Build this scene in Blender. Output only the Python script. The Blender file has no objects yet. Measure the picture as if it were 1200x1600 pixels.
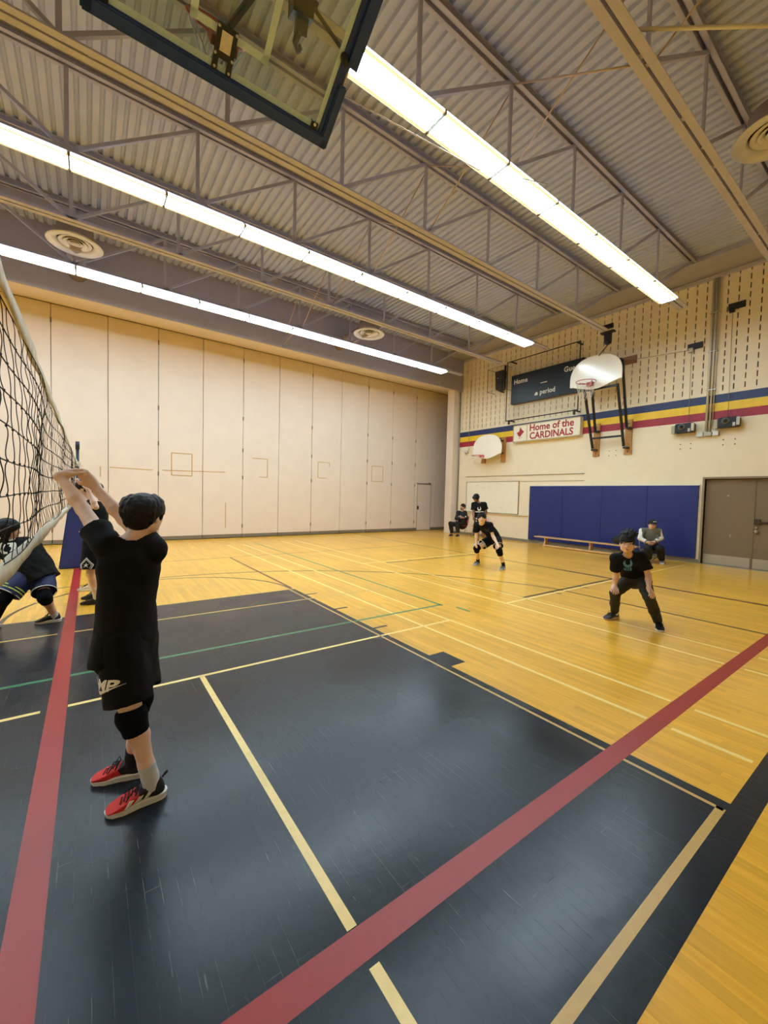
import bpy, bmesh, math, random
import numpy as np
from mathutils import Vector, Matrix
from mathutils.bvhtree import BVHTree

SC = bpy.context.scene
COL = SC.collection

# ---------------------------------------------------------------- camera
F_PX = 633.0                                   # focal length in pixels of the 1200 x 1600 frame
YAW, PITCH, ROLL = 0.629025, -0.0409469, 0.0255649
CAM_Z = 1.615
_f = Vector((math.sin(YAW)*math.cos(PITCH), math.cos(YAW)*math.cos(PITCH), math.sin(PITCH)))
_r0 = Vector((math.cos(YAW), -math.sin(YAW), 0)); _u0 = _r0.cross(_f)
_c, _s = math.cos(ROLL), math.sin(ROLL)
_r = _c*_r0 + _s*_u0; _u = -_s*_r0 + _c*_u0
cam_data = bpy.data.cameras.new('camera')
cam_data.sensor_fit = 'VERTICAL'; cam_data.sensor_height = 36.0
cam_data.lens = F_PX/1600*36.0; cam_data.clip_start = 0.05; cam_data.clip_end = 200
cam = bpy.data.objects.new('camera', cam_data); COL.objects.link(cam)
m3 = Matrix((_r, _u, -_f)).transposed()
cam.matrix_world = Matrix.Translation((0, 0, CAM_Z)) @ m3.to_4x4()
SC.camera = cam

# ---------------------------------------------------------------- world, exposure
w = bpy.data.worlds.new('world'); SC.world = w; w.use_nodes = True
w.node_tree.nodes['Background'].inputs[0].default_value = (0.9, 0.85, 0.8, 1)
w.node_tree.nodes['Background'].inputs[1].default_value = 0.05
SC.view_settings.view_transform = 'Standard'; SC.view_settings.look = 'None'
SC.view_settings.exposure = 0.0; SC.view_settings.gamma = 1.0
SC.view_settings.use_curve_mapping = False
LAMP = 28.0                                    # radiance of a lit diffuser
LAMP_COL = (0.90, 1.18, 1.36)
SC.cycles.max_bounces = 10; SC.cycles.diffuse_bounces = 6; SC.cycles.glossy_bounces = 4
SC.cycles.transparent_max_bounces = 16; SC.cycles.caustics_reflective = False; SC.cycles.caustics_refractive = False
SC.cycles.use_denoising = True

# ---------------------------------------------------------------- helpers: materials
def lin(c):
    return tuple((x/12.92 if x <= .04045 else ((x+.055)/1.055)**2.4) for x in (v/255 for v in c))
MATS = {}
def mat(name, rgb, rough=.5, metal=0., var=.06, vscale=6., bump=0., bscale=60., coat=0., stretch=None, spec=.5, emit=None, sheen=0.):
    """procedural material: base colour with a little noise in value, optional fine bump"""
    if name in MATS: return MATS[name]
    m = bpy.data.materials.new(name); m.use_nodes = True; nt = m.node_tree
    b = nt.nodes['Principled BSDF']; c = lin(rgb)
    b.inputs['Roughness'].default_value = rough; b.inputs['Metallic'].default_value = metal
    b.inputs['Specular IOR Level'].default_value = spec
    if coat: b.inputs['Coat Weight'].default_value = coat; b.inputs['Coat Roughness'].default_value = .12
    if sheen: b.inputs['Sheen Weight'].default_value = sheen
    g = nt.nodes.new('ShaderNodeNewGeometry'); mp = nt.nodes.new('ShaderNodeMapping'); nt.links.new(g.outputs['Position'], mp.inputs[0])
    mp.inputs['Scale'].default_value = stretch or (1, 1, 1)
    n = nt.nodes.new('ShaderNodeTexNoise'); n.inputs['Scale'].default_value = vscale; n.inputs['Detail'].default_value = 5
    nt.links.new(mp.outputs[0], n.inputs['Vector'])
    r = nt.nodes.new('ShaderNodeMapRange'); r.inputs[1].default_value = .3; r.inputs[2].default_value = .7
    r.inputs[3].default_value = 1-var; r.inputs[4].default_value = 1+var; nt.links.new(n.outputs['Fac'], r.inputs[0])
    mx = nt.nodes.new('ShaderNodeVectorMath'); mx.operation = 'SCALE'; mx.inputs[0].default_value = c
    nt.links.new(r.outputs[0], mx.inputs['Scale']); nt.links.new(mx.outputs[0], b.inputs['Base Color'])
    if bump:
        n2 = nt.nodes.new('ShaderNodeTexNoise'); n2.inputs['Scale'].default_value = bscale; n2.inputs['Detail'].default_value = 3
        nt.links.new(mp.outputs[0], n2.inputs['Vector'])
        bp = nt.nodes.new('ShaderNodeBump'); bp.inputs['Strength'].default_value = bump; bp.inputs['Distance'].default_value = .01
        nt.links.new(n2.outputs['Fac'], bp.inputs['Height']); nt.links.new(bp.outputs[0], b.inputs['Normal'])
    if emit:
        b.inputs['Emission Color'].default_value = (*emit[0], 1); b.inputs['Emission Strength'].default_value = emit[1]
    MATS[name] = m; return m

# ---------------------------------------------------------------- helpers: objects
def tag(o, label=None, cat=None, group=None, kind=None):
    if label: o['label'] = label
    if cat: o['category'] = cat
    if group: o['group'] = group
    if kind: o['kind'] = kind
    return o
def empty(name, loc=(0, 0, 0), label=None, cat=None, group=None, kind=None):
    o = bpy.data.objects.new(name, None); COL.objects.link(o); o.location = loc
    o.empty_display_size = .1
    return tag(o, label, cat, group, kind)
def link(name, me, parent=None, world=True):
    o = bpy.data.objects.new(name, me); COL.objects.link(o)
    if parent is not None:
        o.parent = parent
        if world: o.matrix_parent_inverse = wm(parent).inverted()
    return o
def wm(o):
    M = o.matrix_basis.copy()
    return (wm(o.parent) @ o.matrix_parent_inverse @ M) if o.parent else M
def copy_tree(o, parent=None):
    c = o.copy(); COL.objects.link(c)
    if parent is not None: c.parent = parent
    for ch in list(o.children): copy_tree(ch, c)
    return c
class MB:
    """collects boxes, bars, tubes, prisms; build() links them as one mesh object (world coordinates)"""
    def __init__(s): s.v = []; s.f = []; s.sm = []
    def add(s, vs, fs, smooth=False):
        n = len(s.v); s.v += [tuple(v) for v in vs]; s.f += [tuple(i+n for i in f) for f in fs]; s.sm += [smooth]*len(fs); return s
    def box(s, x0, y0, z0, x1, y1, z1):
        return s.add([(x0,y0,z0),(x1,y0,z0),(x1,y1,z0),(x0,y1,z0),(x0,y0,z1),(x1,y0,z1),(x1,y1,z1),(x0,y1,z1)],
                     [(0,3,2,1),(4,5,6,7),(0,1,5,4),(1,2,6,5),(2,3,7,6),(3,0,4,7)])
    def quad(s, a, b, c, d): return s.add([a, b, c, d], [(0, 1, 2, 3)])
    def bar(s, a, b, w, h, up=(0, 0, 1)):
        """rectangular bar from a to b, w across and h along up"""
        a = Vector(a); b = Vector(b); d = (b-a).normalized(); u = Vector(up); u = (u-d*u.dot(d))
        if u.length < 1e-4: u = d.orthogonal()
        u.normalize(); t = d.cross(u)
        c = [t*(w/2*i)+u*(h/2*j) for i, j in ((-1,-1),(1,-1),(1,1),(-1,1))]
        return s.add([a+k for k in c]+[b+k for k in c], [(3,2,1,0),(4,5,6,7),(0,1,5,4),(1,2,6,5),(2,3,7,6),(3,0,4,7)])
    def tube(s, pts, r, n=8, cap=True, closed=False):
        pts = [Vector(p) for p in pts]; m = len(pts); rs = r if isinstance(r, (list, tuple)) else [r]*m
        vs = []; prev = None
        for i, p in enumerate(pts):
            if closed: d = pts[(i+1) % m]-pts[i-1]
            else: d = (pts[min(i+1, m-1)]-pts[max(i-1, 0)])
            d.normalize()
            if prev is None: x = d.orthogonal().normalized()
            else:
                x = prev-d*prev.dot(d); x = x.normalized() if x.length > 1e-6 else d.orthogonal().normalized()
            prev = x; y = d.cross(x)
            vs += [p+(x*math.cos(2*math.pi*k/n)+y*math.sin(2*math.pi*k/n))*rs[i] for k in range(n)]
        fs = []
        for i in range(m if closed else m-1):
            j = (i+1) % m
            fs += [(i*n+k, i*n+(k+1) % n, j*n+(k+1) % n, j*n+k) for k in range(n)]
        if cap and not closed: fs += [tuple(range(n-1, -1, -1)), tuple((m-1)*n+k for k in range(n))]
        return s.add(vs, fs, True)
    def prism(s, poly, a, b):
        """poly: list of 3D points; extruded by vector b-a"""
        n = len(poly); e = Vector(b)-Vector(a); P = [Vector(p) for p in poly]
        return s.add(P+[p+e for p in P], [tuple(range(n-1, -1, -1)), tuple(range(n, 2*n))]+[(i, (i+1) % n, n+(i+1) % n, n+i) for i in range(n)])
    def lathe(s, prof, c, n=32, axis='Z'):
        c = Vector(c); vs = []
        for k in range(n):
            a = 2*math.pi*k/n
            for r, z in prof: vs.append(c+Vector((r*math.cos(a), r*math.sin(a), z)))
        m = len(prof); fs = [(k*m+i, ((k+1) % n)*m+i, ((k+1) % n)*m+i+1, k*m+i+1) for k in range(n) for i in range(m-1)]
        return s.add(vs, fs, True)
    def ball(s, c, r, n=10):
        c = Vector(c); r = r if isinstance(r, (list, tuple)) else (r, r, r); vs = []; fs = []
        for i in range(n+1):
            t = math.pi*i/n
            for k in range(n*2):
                a = math.pi*k/n; vs.append(c+Vector((r[0]*math.sin(t)*math.cos(a), r[1]*math.sin(t)*math.sin(a), r[2]*math.cos(t))))
        w = 2*n
        for i in range(n):
            for k in range(w): fs.append((i*w+k, (i+1)*w+k, (i+1)*w+(k+1) % w, i*w+(k+1) % w))
        return s.add(vs, fs, True)
    def mesh(s, name, m):
        me = bpy.data.meshes.new(name); me.from_pydata(s.v, [], s.f); me.update()
        me.polygons.foreach_set('use_smooth', s.sm)
        for k in (m if isinstance(m, (list, tuple)) else [m]): me.materials.append(k)
        return me
    def build(s, name, m, parent=None, bevel=0., label=None, cat=None, group=None, kind=None):
        me = s.mesh(name, m)
        if bevel:
            bm = bmesh.new(); bm.from_mesh(me)
            bmesh.ops.bevel(bm, geom=[e for e in bm.edges if e.is_manifold and e.calc_face_angle(0) > .5], offset=bevel, segments=2, affect='EDGES', clamp_overlap=True)
            bm.to_mesh(me); bm.free()
        return tag(link(name, me, parent), label, cat, group, kind)
def text_mesh(txt, size, bold=0., spacing=1., shear=0.):
    """flat lettering as vertices and faces in the XY plane, centred"""
    cu = bpy.data.curves.new('lettering', 'FONT'); cu.body = txt; cu.size = size; cu.offset = bold; cu.space_character = spacing
    cu.shear = shear; cu.align_x = 'CENTER'; cu.align_y = 'CENTER'; cu.resolution_u = 3
    o = bpy.data.objects.new('lettering', cu); COL.objects.link(o)
    bpy.context.view_layer.update()
    me = bpy.data.meshes.new_from_object(o.evaluated_get(bpy.context.evaluated_depsgraph_get()))
    v = [p.co.copy() for p in me.vertices]; f = [tuple(p.vertices) for p in me.polygons]
    COL.objects.unlink(o); bpy.data.objects.remove(o); bpy.data.curves.remove(cu); bpy.data.meshes.remove(me)
    return v, f
def place_text(mb, txt, size, origin, right, up, bold=0., spacing=1., shear=0., sx=1.):
    v, f = text_mesh(txt, size, bold, spacing, shear); o = Vector(origin); r = Vector(right); u = Vector(up)
    return mb.add([o+r*(p.x*sx)+u*p.y for p in v], f)
# ================================================================ THE SETTING
XR, XL, YF, YB = 13.3, -13.8, 14.5, -2.6        # right wall, left wall, folding partition, back wall
Z_DECK, Z_TOP, Z_BOT = 7.75, 7.64, 6.40         # roof deck, underside of top chords, underside of bottom chords
HALF = 0.0111

M_CREAM = mat('cream_block_paint', (233, 219, 190), .55, var=.02, vscale=3, bump=.25, bscale=90)
M_PART = mat('partition_vinyl', (222, 207, 192), .5, var=.025, vscale=2, bump=.08, bscale=120)
M_PARTG = mat('partition_seal_grey', (120, 112, 98), .6)
M_BROWN = mat('bulkhead_paint', (158, 152, 166), .7, var=.03)
M_DECK = mat('roof_deck_paint', (178, 184, 208), .6, var=.04, vscale=3)
M_STEEL = mat('joist_paint', (168, 166, 184), .55, var=.05)
M_CHORD = mat('lower_chord_paint', (182, 178, 200), .5, var=.04)
M_DARK = mat('dark_gap', (38, 30, 24), .9)
M_GREY = mat('grey_vinyl_base', (128, 122, 108), .5)
M_LINEY = mat('court_paint_yellow', (250, 218, 138), .32, var=.05, vscale=20)
M_LINEG = mat('court_paint_gold', (205, 165, 92), .32, var=.05, vscale=20)
M_RED = mat('court_paint_red', (160, 32, 24), .36, var=.04, vscale=20)
M_GREEN = mat('court_paint_green', (58, 128, 84), .32, var=.05)
M_BLACK = mat('court_paint_black', (48, 36, 26), .3, var=.1)
M_BROWNL = mat('court_paint_maroon', (112, 40, 30), .3, var=.1)

def wood_material():
    m = bpy.data.materials.new('maple_strip_floor'); m.use_nodes = True; nt = m.node_tree; N = nt.nodes; L = nt.links
    b = N['Principled BSDF']
    g = N.new('ShaderNodeNewGeometry'); oi = N.new('ShaderNodeObjectInfo')
    ad = N.new('ShaderNodeMath'); ad.operation = 'ADD'; L.new(g.outputs['Random Per Island'], ad.inputs[0]); L.new(oi.outputs['Random'], ad.inputs[1])
    fr = N.new('ShaderNodeMath'); fr.operation = 'FRACT'; L.new(ad.outputs[0], fr.inputs[0])
    mp = N.new('ShaderNodeMapping'); mp.inputs['Scale'].default_value = (26, 1.6, 1); L.new(g.outputs['Position'], mp.inputs[0])
    sh = N.new('ShaderNodeCombineXYZ'); L.new(fr.outputs[0], sh.inputs[2]); 
    va = N.new('ShaderNodeVectorMath'); va.operation = 'MULTIPLY_ADD'; va.inputs[1].default_value = (0, 0, 40); L.new(sh.outputs[0], va.inputs[0]); L.new(mp.outputs[0], va.inputs[2])
    n = N.new('ShaderNodeTexNoise'); n.inputs['Scale'].default_value = 1.6; n.inputs['Detail'].default_value = 7; n.inputs['Roughness'].default_value = .6; L.new(va.outputs[0], n.inputs[0])
    cr = N.new('ShaderNodeValToRGB'); cr.color_ramp.elements[0].position = .28; cr.color_ramp.elements[0].color = (*lin((234, 168, 44)), 1)
    cr.color_ramp.elements[1].position = .72; cr.color_ramp.elements[1].color = (*lin((252, 193, 58)), 1)
    L.new(n.outputs['Fac'], cr.inputs[0])
    mr = N.new('ShaderNodeMapRange'); mr.inputs[3].default_value = .85; mr.inputs[4].default_value = 1.04; L.new(fr.outputs[0], mr.inputs[0])
    n3 = N.new('ShaderNodeTexNoise'); n3.inputs['Scale'].default_value = .9; n3.inputs['Detail'].default_value = 3; L.new(g.outputs['Position'], n3.inputs[0])
    m3_ = N.new('ShaderNodeMapRange'); m3_.inputs[1].default_value = .3; m3_.inputs[2].default_value = .7; m3_.inputs[3].default_value = .93; m3_.inputs[4].default_value = 1.05; L.new(n3.outputs['Fac'], m3_.inputs[0])
    mm = N.new('ShaderNodeMath'); mm.operation = 'MULTIPLY'; L.new(mr.outputs[0], mm.inputs[0]); L.new(m3_.outputs[0], mm.inputs[1])
    mx = N.new('ShaderNodeVectorMath'); mx.operation = 'SCALE'; L.new(cr.outputs[0], mx.inputs[0]); L.new(mm.outputs[0], mx.inputs['Scale'])
    L.new(mx.outputs[0], b.inputs['Base Color'])
    b.inputs['Roughness'].default_value = .30; b.inputs['Coat Weight'].default_value = .35; b.inputs['Coat Roughness'].default_value = .14
    n2 = N.new('ShaderNodeTexNoise'); n2.inputs['Scale'].default_value = 7; n2.inputs['Detail'].default_value = 4; L.new(g.outputs['Position'], n2.inputs[0])
    bp = N.new('ShaderNodeBump'); bp.inputs['Strength'].default_value = .06; bp.inputs['Distance'].default_value = .02; L.new(n2.outputs['Fac'], bp.inputs['Height']); L.new(bp.outputs[0], b.inputs['Normal'])
    return m
def key_material():
    """navy floor paint worn pale along the edges of the boards under it"""
    m = bpy.data.materials.new('navy_court_paint'); m.use_nodes = True; nt = m.node_tree; N = nt.nodes; L = nt.links
    b = N['Principled BSDF']; g = N.new('ShaderNodeNewGeometry')
    mp = N.new('ShaderNodeMapping'); mp.inputs['Rotation'].default_value = (0, 0, math.pi/2); L.new(g.outputs['Position'], mp.inputs[0])
    br = N.new('ShaderNodeTexBrick'); br.inputs['Scale'].default_value = 1; br.inputs['Brick Width'].default_value = .9; br.inputs['Row Height'].default_value = .0575
    br.inputs['Mortar Size'].default_value = .0011; br.inputs['Mortar Smooth'].default_value = .3; br.offset = .37; br.squash = 1
    L.new(mp.outputs[0], br.inputs[0])
    n = N.new('ShaderNodeTexNoise'); n.inputs['Scale'].default_value = 3.2; n.inputs['Detail'].default_value = 6; n.inputs['Roughness'].default_value = .65; L.new(g.outputs['Position'], n.inputs[0])
    th = N.new('ShaderNodeMapRange'); th.inputs[1].default_value = .5; th.inputs[2].default_value = .72; th.inputs[4].default_value = .42; L.new(n.outputs['Fac'], th.inputs[0])
    mk = N.new('ShaderNodeMath'); mk.operation = 'MULTIPLY'; L.new(br.outputs['Fac'], mk.inputs[0]); L.new(th.outputs[0], mk.inputs[1])
    # scuffs running with the boards
    m2 = N.new('ShaderNodeMapping'); m2.inputs['Scale'].default_value = (55, 4, 1); m2.inputs['Rotation'].default_value = (0, 0, .05); L.new(g.outputs['Position'], m2.inputs[0])
    ns = N.new('ShaderNodeTexNoise'); ns.inputs['Scale'].default_value = 1; ns.inputs['Detail'].default_value = 2; L.new(m2.outputs[0], ns.inputs[0])
    sc = N.new('ShaderNodeMapRange'); sc.inputs[1].default_value = .735; sc.inputs[2].default_value = .79; sc.inputs[4].default_value = .22; L.new(ns.outputs['Fac'], sc.inputs[0])
    mxm = N.new('ShaderNodeMath'); mxm.operation = 'MAXIMUM'; L.new(mk.outputs[0], mxm.inputs[0]); L.new(sc.outputs[0], mxm.inputs[1])
    cv = N.new('ShaderNodeTexNoise'); cv.inputs['Scale'].default_value = 1.3; cv.inputs['Detail'].default_value = 4; cv.inputs['Roughness'].default_value = .5; L.new(g.outputs['Position'], cv.inputs[0])
    cr = N.new('ShaderNodeValToRGB'); cr.color_ramp.elements[0].position = .3; cr.color_ramp.elements[0].color = (*lin((15, 24, 33)), 1)
    cr.color_ramp.elements[1].position = .7; cr.color_ramp.elements[1].color = (*lin((20, 31, 41)), 1); L.new(cv.outputs['Fac'], cr.inputs[0])
    mix = N.new('ShaderNodeMix'); mix.data_type = 'RGBA'; L.new(mxm.outputs[0], mix.inputs[0]); L.new(cr.outputs[0], mix.inputs[6]); mix.inputs[7].default_value = (*lin((168, 168, 150)), 1)
    L.new(mix.outputs[2], b.inputs['Base Color'])
    rr = N.new('ShaderNodeMapRange'); rr.inputs[1].default_value = .35; rr.inputs[2].default_value = .65; rr.inputs[3].default_value = .23; rr.inputs[4].default_value = .33
    cw = N.new('ShaderNodeTexNoise'); cw.inputs['Scale'].default_value = 1.1; cw.inputs['Detail'].default_value = 2; L.new(g.outputs['Position'], cw.inputs[0]); L.new(cw.outputs['Fac'], rr.inputs[0]); b.inputs['Specular IOR Level'].default_value = .36; L.new(rr.outputs[0], b.inputs['Roughness'])
    bp = N.new('ShaderNodeBump'); bp.inputs['Strength'].default_value = .25; bp.inputs['Distance'].default_value = .001; bp.invert = True
    L.new(br.outputs['Fac'], bp.inputs['Height'])
    n9 = N.new('ShaderNodeTexNoise'); n9.inputs['Scale'].default_value = 11; n9.inputs['Detail'].default_value = 2; L.new(g.outputs['Position'], n9.inputs[0])
    b2 = N.new('ShaderNodeBump'); b2.inputs['Strength'].default_value = .10; b2.inputs['Distance'].default_value = .01; L.new(n9.outputs['Fac'], b2.inputs['Height']); L.new(bp.outputs[0], b2.inputs['Normal'])
    L.new(b2.outputs[0], b.inputs['Normal'])
    return m
M_WOOD = wood_material(); M_KEY = key_material()

# ---------------------------------------------------------------- floor: maple strips laid along Y
floor = MB().box(XL, YB, -.1, 15.2, 15.2, -.012).box(XL, YB, -.012, -3.0, 15.2, 0).box(XR, YB, -.012, 15.2, 15.2, 0).build('floor', M_WOOD, kind='structure')
rng = random.Random(4)
PW = .0575
def covered(x, y0, y1): return -.95 < x < 2.78 and y0 > .5 and y1 < 6.3
planks = []
i = 0; x = -3.0
while x < XR-.01:
    y = YB - rng.random()*.9
    x1 = min(x+PW, XR)
    while y < 15.2:
        ln = rng.choice((.55, .75, .9, 1.1, 1.4))*(.85+.3*rng.random()); y1 = min(y+ln, 15.2); y0 = max(y, YB)
        if y1 > YB+.02: planks.append((x, y0, x1, y1))
        y += ln
    x = x1
def seen(p):
    c = Vector(((p[0]+p[2])/2, (p[1]+p[3])/2, -CAM_Z)); d = c.dot(_f)
    if d < .5 or covered(c.x, p[1], p[3]): return 0
    px = 600+F_PX*c.dot(_r)/d; py = 800-F_PX*c.dot(_u)/d
    if not (-20 < px < 1220 and py < 1630): return 0
    return (p[3]-p[1])/d**2.2
order = sorted(range(len(planks)), key=lambda k: -seen(planks[k]))
solo = set(order[:280])
mb = MB(); gap = .00015
for k, p in enumerate(planks):
    if k not in solo:
        x0, y0, x1, y1 = p[0]+gap, p[1]+gap, p[2]-gap, p[3]-gap
        mb.add([(x0,y0,-.012),(x1,y0,-.012),(x1,y1,-.012),(x0,y1,-.012),(x0,y0,0),(x1,y0,0),(x1,y1,0),(x0,y1,0)], [(4,5,6,7),(0,1,5,4),(1,2,6,5),(2,3,7,6),(3,0,4,7)])
mb.build('floorboards', M_WOOD, floor, kind='stuff')
pm = MB(); c = .0008
pm.add([(0,0,-.012),(1,0,-.012),(1,1,-.012),(0,1,-.012),(0,0,-c),(1,0,-c),(1,1,-c),(0,1,-c),(.014,.001,0),(.986,.001,0),(.986,.999,0),(.014,.999,0)],
       [(8,9,10,11),(0,1,5,4),(1,2,6,5),(2,3,7,6),(3,0,4,7),(4,5,9,8),(5,6,10,9),(6,7,11,10),(7,4,8,11)])
pme = pm.mesh('floorboard', M_WOOD)
for k in sorted(solo):
    p = planks[k]; o = link('floorboard', pme, floor, world=False)
    o.location = (p[0]+gap/2, p[1]+gap/2, 0); o.scale = (p[2]-p[0]-gap, p[3]-p[1]-gap, 1)

# painted court markings: thin coats lying on the boards
def paint(name, m, polys, z, label=None):
    b = MB()
    for P in polys: b.prism([(x, y, .0) for x, y in P], (0, 0, 0), (0, 0, z))
    return b.build(name, m, floor, label=label)
def seg(x0, y0, x1, y1, w):
    d = Vector((x1-x0, y1-y0)).normalized(); n = Vector((-d.y, d.x))*w/2
    return [(x0-n.x, y0-n.y), (x1-n.x, y1-n.y), (x1+n.x, y1+n.y), (x0+n.x, y0+n.y)]
def arc(cx, cy, r, a0, a1, w, n=48):
    out = []
    for i in range(n):
        t0 = math.radians(a0+(a1-a0)*i/n); t1 = math.radians(a0+(a1-a0)*(i+1)/n)
        out.append([(cx+(r-w/2)*math.cos(t0), cy+(r-w/2)*math.sin(t0)), (cx+(r+w/2)*math.cos(t0), cy+(r+w/2)*math.sin(t0)),
                    (cx+(r+w/2)*math.cos(t1), cy+(r+w/2)*math.sin(t1)), (cx+(r-w/2)*math.cos(t1), cy+(r-w/2)*math.sin(t1))])
    return out
KX0, KX1, KY0, KY1 = -.93, 2.79, .56, 6.36
def rect(x0, y0, x1, y1): return [(x0, y0), (x1, y0), (x1, y1), (x0, y1)]
paint('painted_key', M_KEY, [rect(KX0, KY0, KX1, KY1), rect(-1.5, .478, 12.6, .592) if False else rect(KX0, .478, KX1, KY0)], .0006, 'navy painted free-throw lane')
paint('painted_baseline', M_KEY, [rect(KX1, .478, 9.0, .592), rect(-4.5, .478, KX0, .592)], .0006, 'navy painted baseline')
paint('lane_block', M_KEY, [rect(KX1, 2.68, 2.985, 2.99)], .0006, 'navy lane block')
for yy in (3.98, 4.94, 5.9): paint('lane_tick', M_KEY, [rect(KX1, yy-.022, 2.985, yy+.022)], .0006)
paint('lane_border', M_LINEG, [rect(2.69, .60, 2.715, 6.36), rect(-.855, .60, -.83, 6.36)], .0009, 'thin gold border of the lane')
paint('lane_border', M_LINEG, [rect(-.83, .592, 2.715, .632)], .0009, 'gold border across the lane at the baseline')
paint('free_throw_edge', M_LINEG, [rect(KX0, 6.345, KX1, 6.372)], .0009)
paint('free_throw_circle', M_BLACK, arc(.95, 6.40, 1.80, -2, 182, .045), .0006, 'dark free-throw arc')
paint('three_point_arc', M_BLACK, arc(.92, 2.15, 6.22, 18, 128, .05, 80)+[rect(6.82, .6, 6.87, 4.1)], .0007, 'dark three-point arc')
CX = .786
paint('badminton_line', M_LINEY, [seg(CX, 3.72, CX, 1.215, .042), seg(CX, 1.07, CX, -2.0, .042)], .0009, 'pale yellow centre line on the navy paint')
paint('badminton_line', M_LINEY, [seg(-2.3, 3.725, -.292, 3.725, .038), seg(-.135, 3.725, 3.835, 3.725, .038)], .0009, 'pale yellow short service line')
paint('badminton_line', M_LINEY, [seg(3.365, 12.6, 3.365, 1.22, .04), seg(3.365, 1.06, 3.365, .62, .04)], .0008)
paint('badminton_line', M_LINEY, [seg(3.825, 12.6, 3.825, 1.22, .04), seg(3.825, 1.06, 3.825, -1.2, .04)], .0008)
paint('badminton_line', M_LINEY, [seg(5.20, 13.0, 5.20, 1.22, .04), seg(5.20, 1.06, 5.2, -1.2, .04)], .0008)
paint('badminton_line', M_LINEY, [seg(5.72, 13.0, 5.72, 1.22, .04), seg(5.72, 1.06, 5.72, -1.2, .04)], .0008)
paint('badminton_line', M_LINEY, [seg(5.14, 3.88, 12.6, 3.88, .04)], .0008)
paint('badminton_line', M_LINEY, [seg(5.2, 7.95, 9.6, 7.95, .04)], .0008)
paint('badminton_line', M_LINEG, [seg(-4, 5.64, -.29, 5.64, .036), seg(-.14, 5.64, 5.2, 5.64, .036)], .0009, 'gold line across the far end of the navy lane')
paint('badminton_line', M_LINEG, [seg(-4, 7.35, 1.9, 7.35, .036)], .0008)
paint('service_line_green', M_GREEN, [seg(-4, 4.32, 4.27, 4.34, .045), seg(4.25, 4.3, 4.25, 13.0, .045), seg(4.36, 3.86, 4.36, 4.12, .045)], .00085, 'green court line')
paint('volleyball_line', M_RED, [rect(-.255, -2.3, -.14, 10.1)], .0011, 'wide red volleyball centre line below the net')
paint('volleyball_line', M_RED, [rect(-9.2, 1.095, 8.9, 1.21)], .0011, 'wide red volleyball sideline crossing the lane')
paint('volleyball_line', M_BROWNL, [rect(2.755, 6.45, 2.80, 10.2)], .0009, 'thin maroon line beyond the navy lane')
paint('cross_court_line', M_BLACK, [seg(8.84, -1, 8.84, 14.2, .055)], .0007)
paint('cross_court_line', M_BROWNL, [seg(8.78, -1, 8.78, 5.2, .04)], .0007, 'maroon line beside the black sideline')
paint('cross_court_line', M_BLACK, [seg(5.73, 3.96, 5.73, 7.75, .05), seg(5.73, 7.75, 8.84, 7.75, .05), seg(5.73, 3.96, 8.84, 3.96, .05)], .0007, 'black outline of the cross-court lane')
for xx in (6.55, 7.45, 8.3):
    paint('lane_tick', M_BLACK, [rect(xx-.02, 3.76, xx+.02, 3.96), rect(xx-.02, 7.75, xx+.02, 7.95)], .0007)
paint('centre_circle_mark', M_BLACK, arc(-.8, 12.9, 1.8, -75, 60, .045), .0006)
paint('cross_court_line', M_BROWNL, [seg(-4, 10.2, 8.8, 10.2, .04)], .0006)

# ---------------------------------------------------------------- right wall with slotted acoustic blocks
SL0, PIT = 4.53, .2215
DY0, DY1, DH = 1.74, 3.74, 2.27                # door opening
ws = MB()
def wq(y0, z0, y1, z1, x=XR): ws.quad((x, y0, z0), (x, y0, z1), (x, y1, z1), (x, y1, z0))
wq(YB, 0, DY0, DH); wq(DY1, 0, 13.15, DH); wq(YB, DH, 13.15, SL0)
for y in (DY0, DY1): ws.quad((XR, y, 0), (XR+.18, y, 0), (XR+.18, y, DH), (XR, y, DH))
ws.quad((XR, DY0, DH), (XR, DY1, DH), (XR+.18, DY1, DH), (XR+.18, DY0, DH))
ncol = int((13.15-YB)/PIT); yb = 3.93+PIT/2
cols = []; k = 0
y_edges = []
kmin = math.ceil((YB-yb)/PIT); kmax = math.floor((13.15-yb)/PIT)
wq(YB, SL0, yb+kmin*PIT, Z_DECK); wq(yb+kmax*PIT, SL0, 13.15, Z_DECK)
nz = 14; ztop = SL0+nz*PIT
for kk in range(kmin, kmax):
    a = yb+kk*PIT; b = a+PIT; cy = (a+b)/2; sw = .0125
    wq(a, ztop, b, Z_DECK)
    for q in range(nz):
        z0 = SL0+q*PIT; z1 = z0+PIT
        if cy > 12.62 or abs(cy-3.72) < .1 or cy < 1.2:
            wq(a, z0, b, z1); continue
        s0 = z0+.030; s1 = z1-.046
        wq(a, z0, cy-sw, z1); wq(cy+sw, z0, b, z1); wq(cy-sw, z0, cy+sw, s0); wq(cy-sw, s1, cy+sw, z1)
        X2 = XR+.07
        ws.quad((XR, cy-sw, s0), (X2, cy-sw, s0), (X2, cy-sw, s1), (XR, cy-sw, s1)); ws.quad((XR, cy+sw, s1), (X2, cy+sw, s1), (X2, cy+sw, s0), (XR, cy+sw, s0))
        ws.quad((XR, cy-sw, s0), (XR, cy+sw, s0), (X2, cy+sw, s0), (X2, cy-sw, s0)); ws.quad((XR, cy-sw, s1), (X2, cy-sw, s1), (X2, cy+sw, s1), (XR, cy+sw, s1))
n_front = len(ws.f)
wall_right = ws.build('wall_right', M_CREAM, kind='structure')
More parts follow.
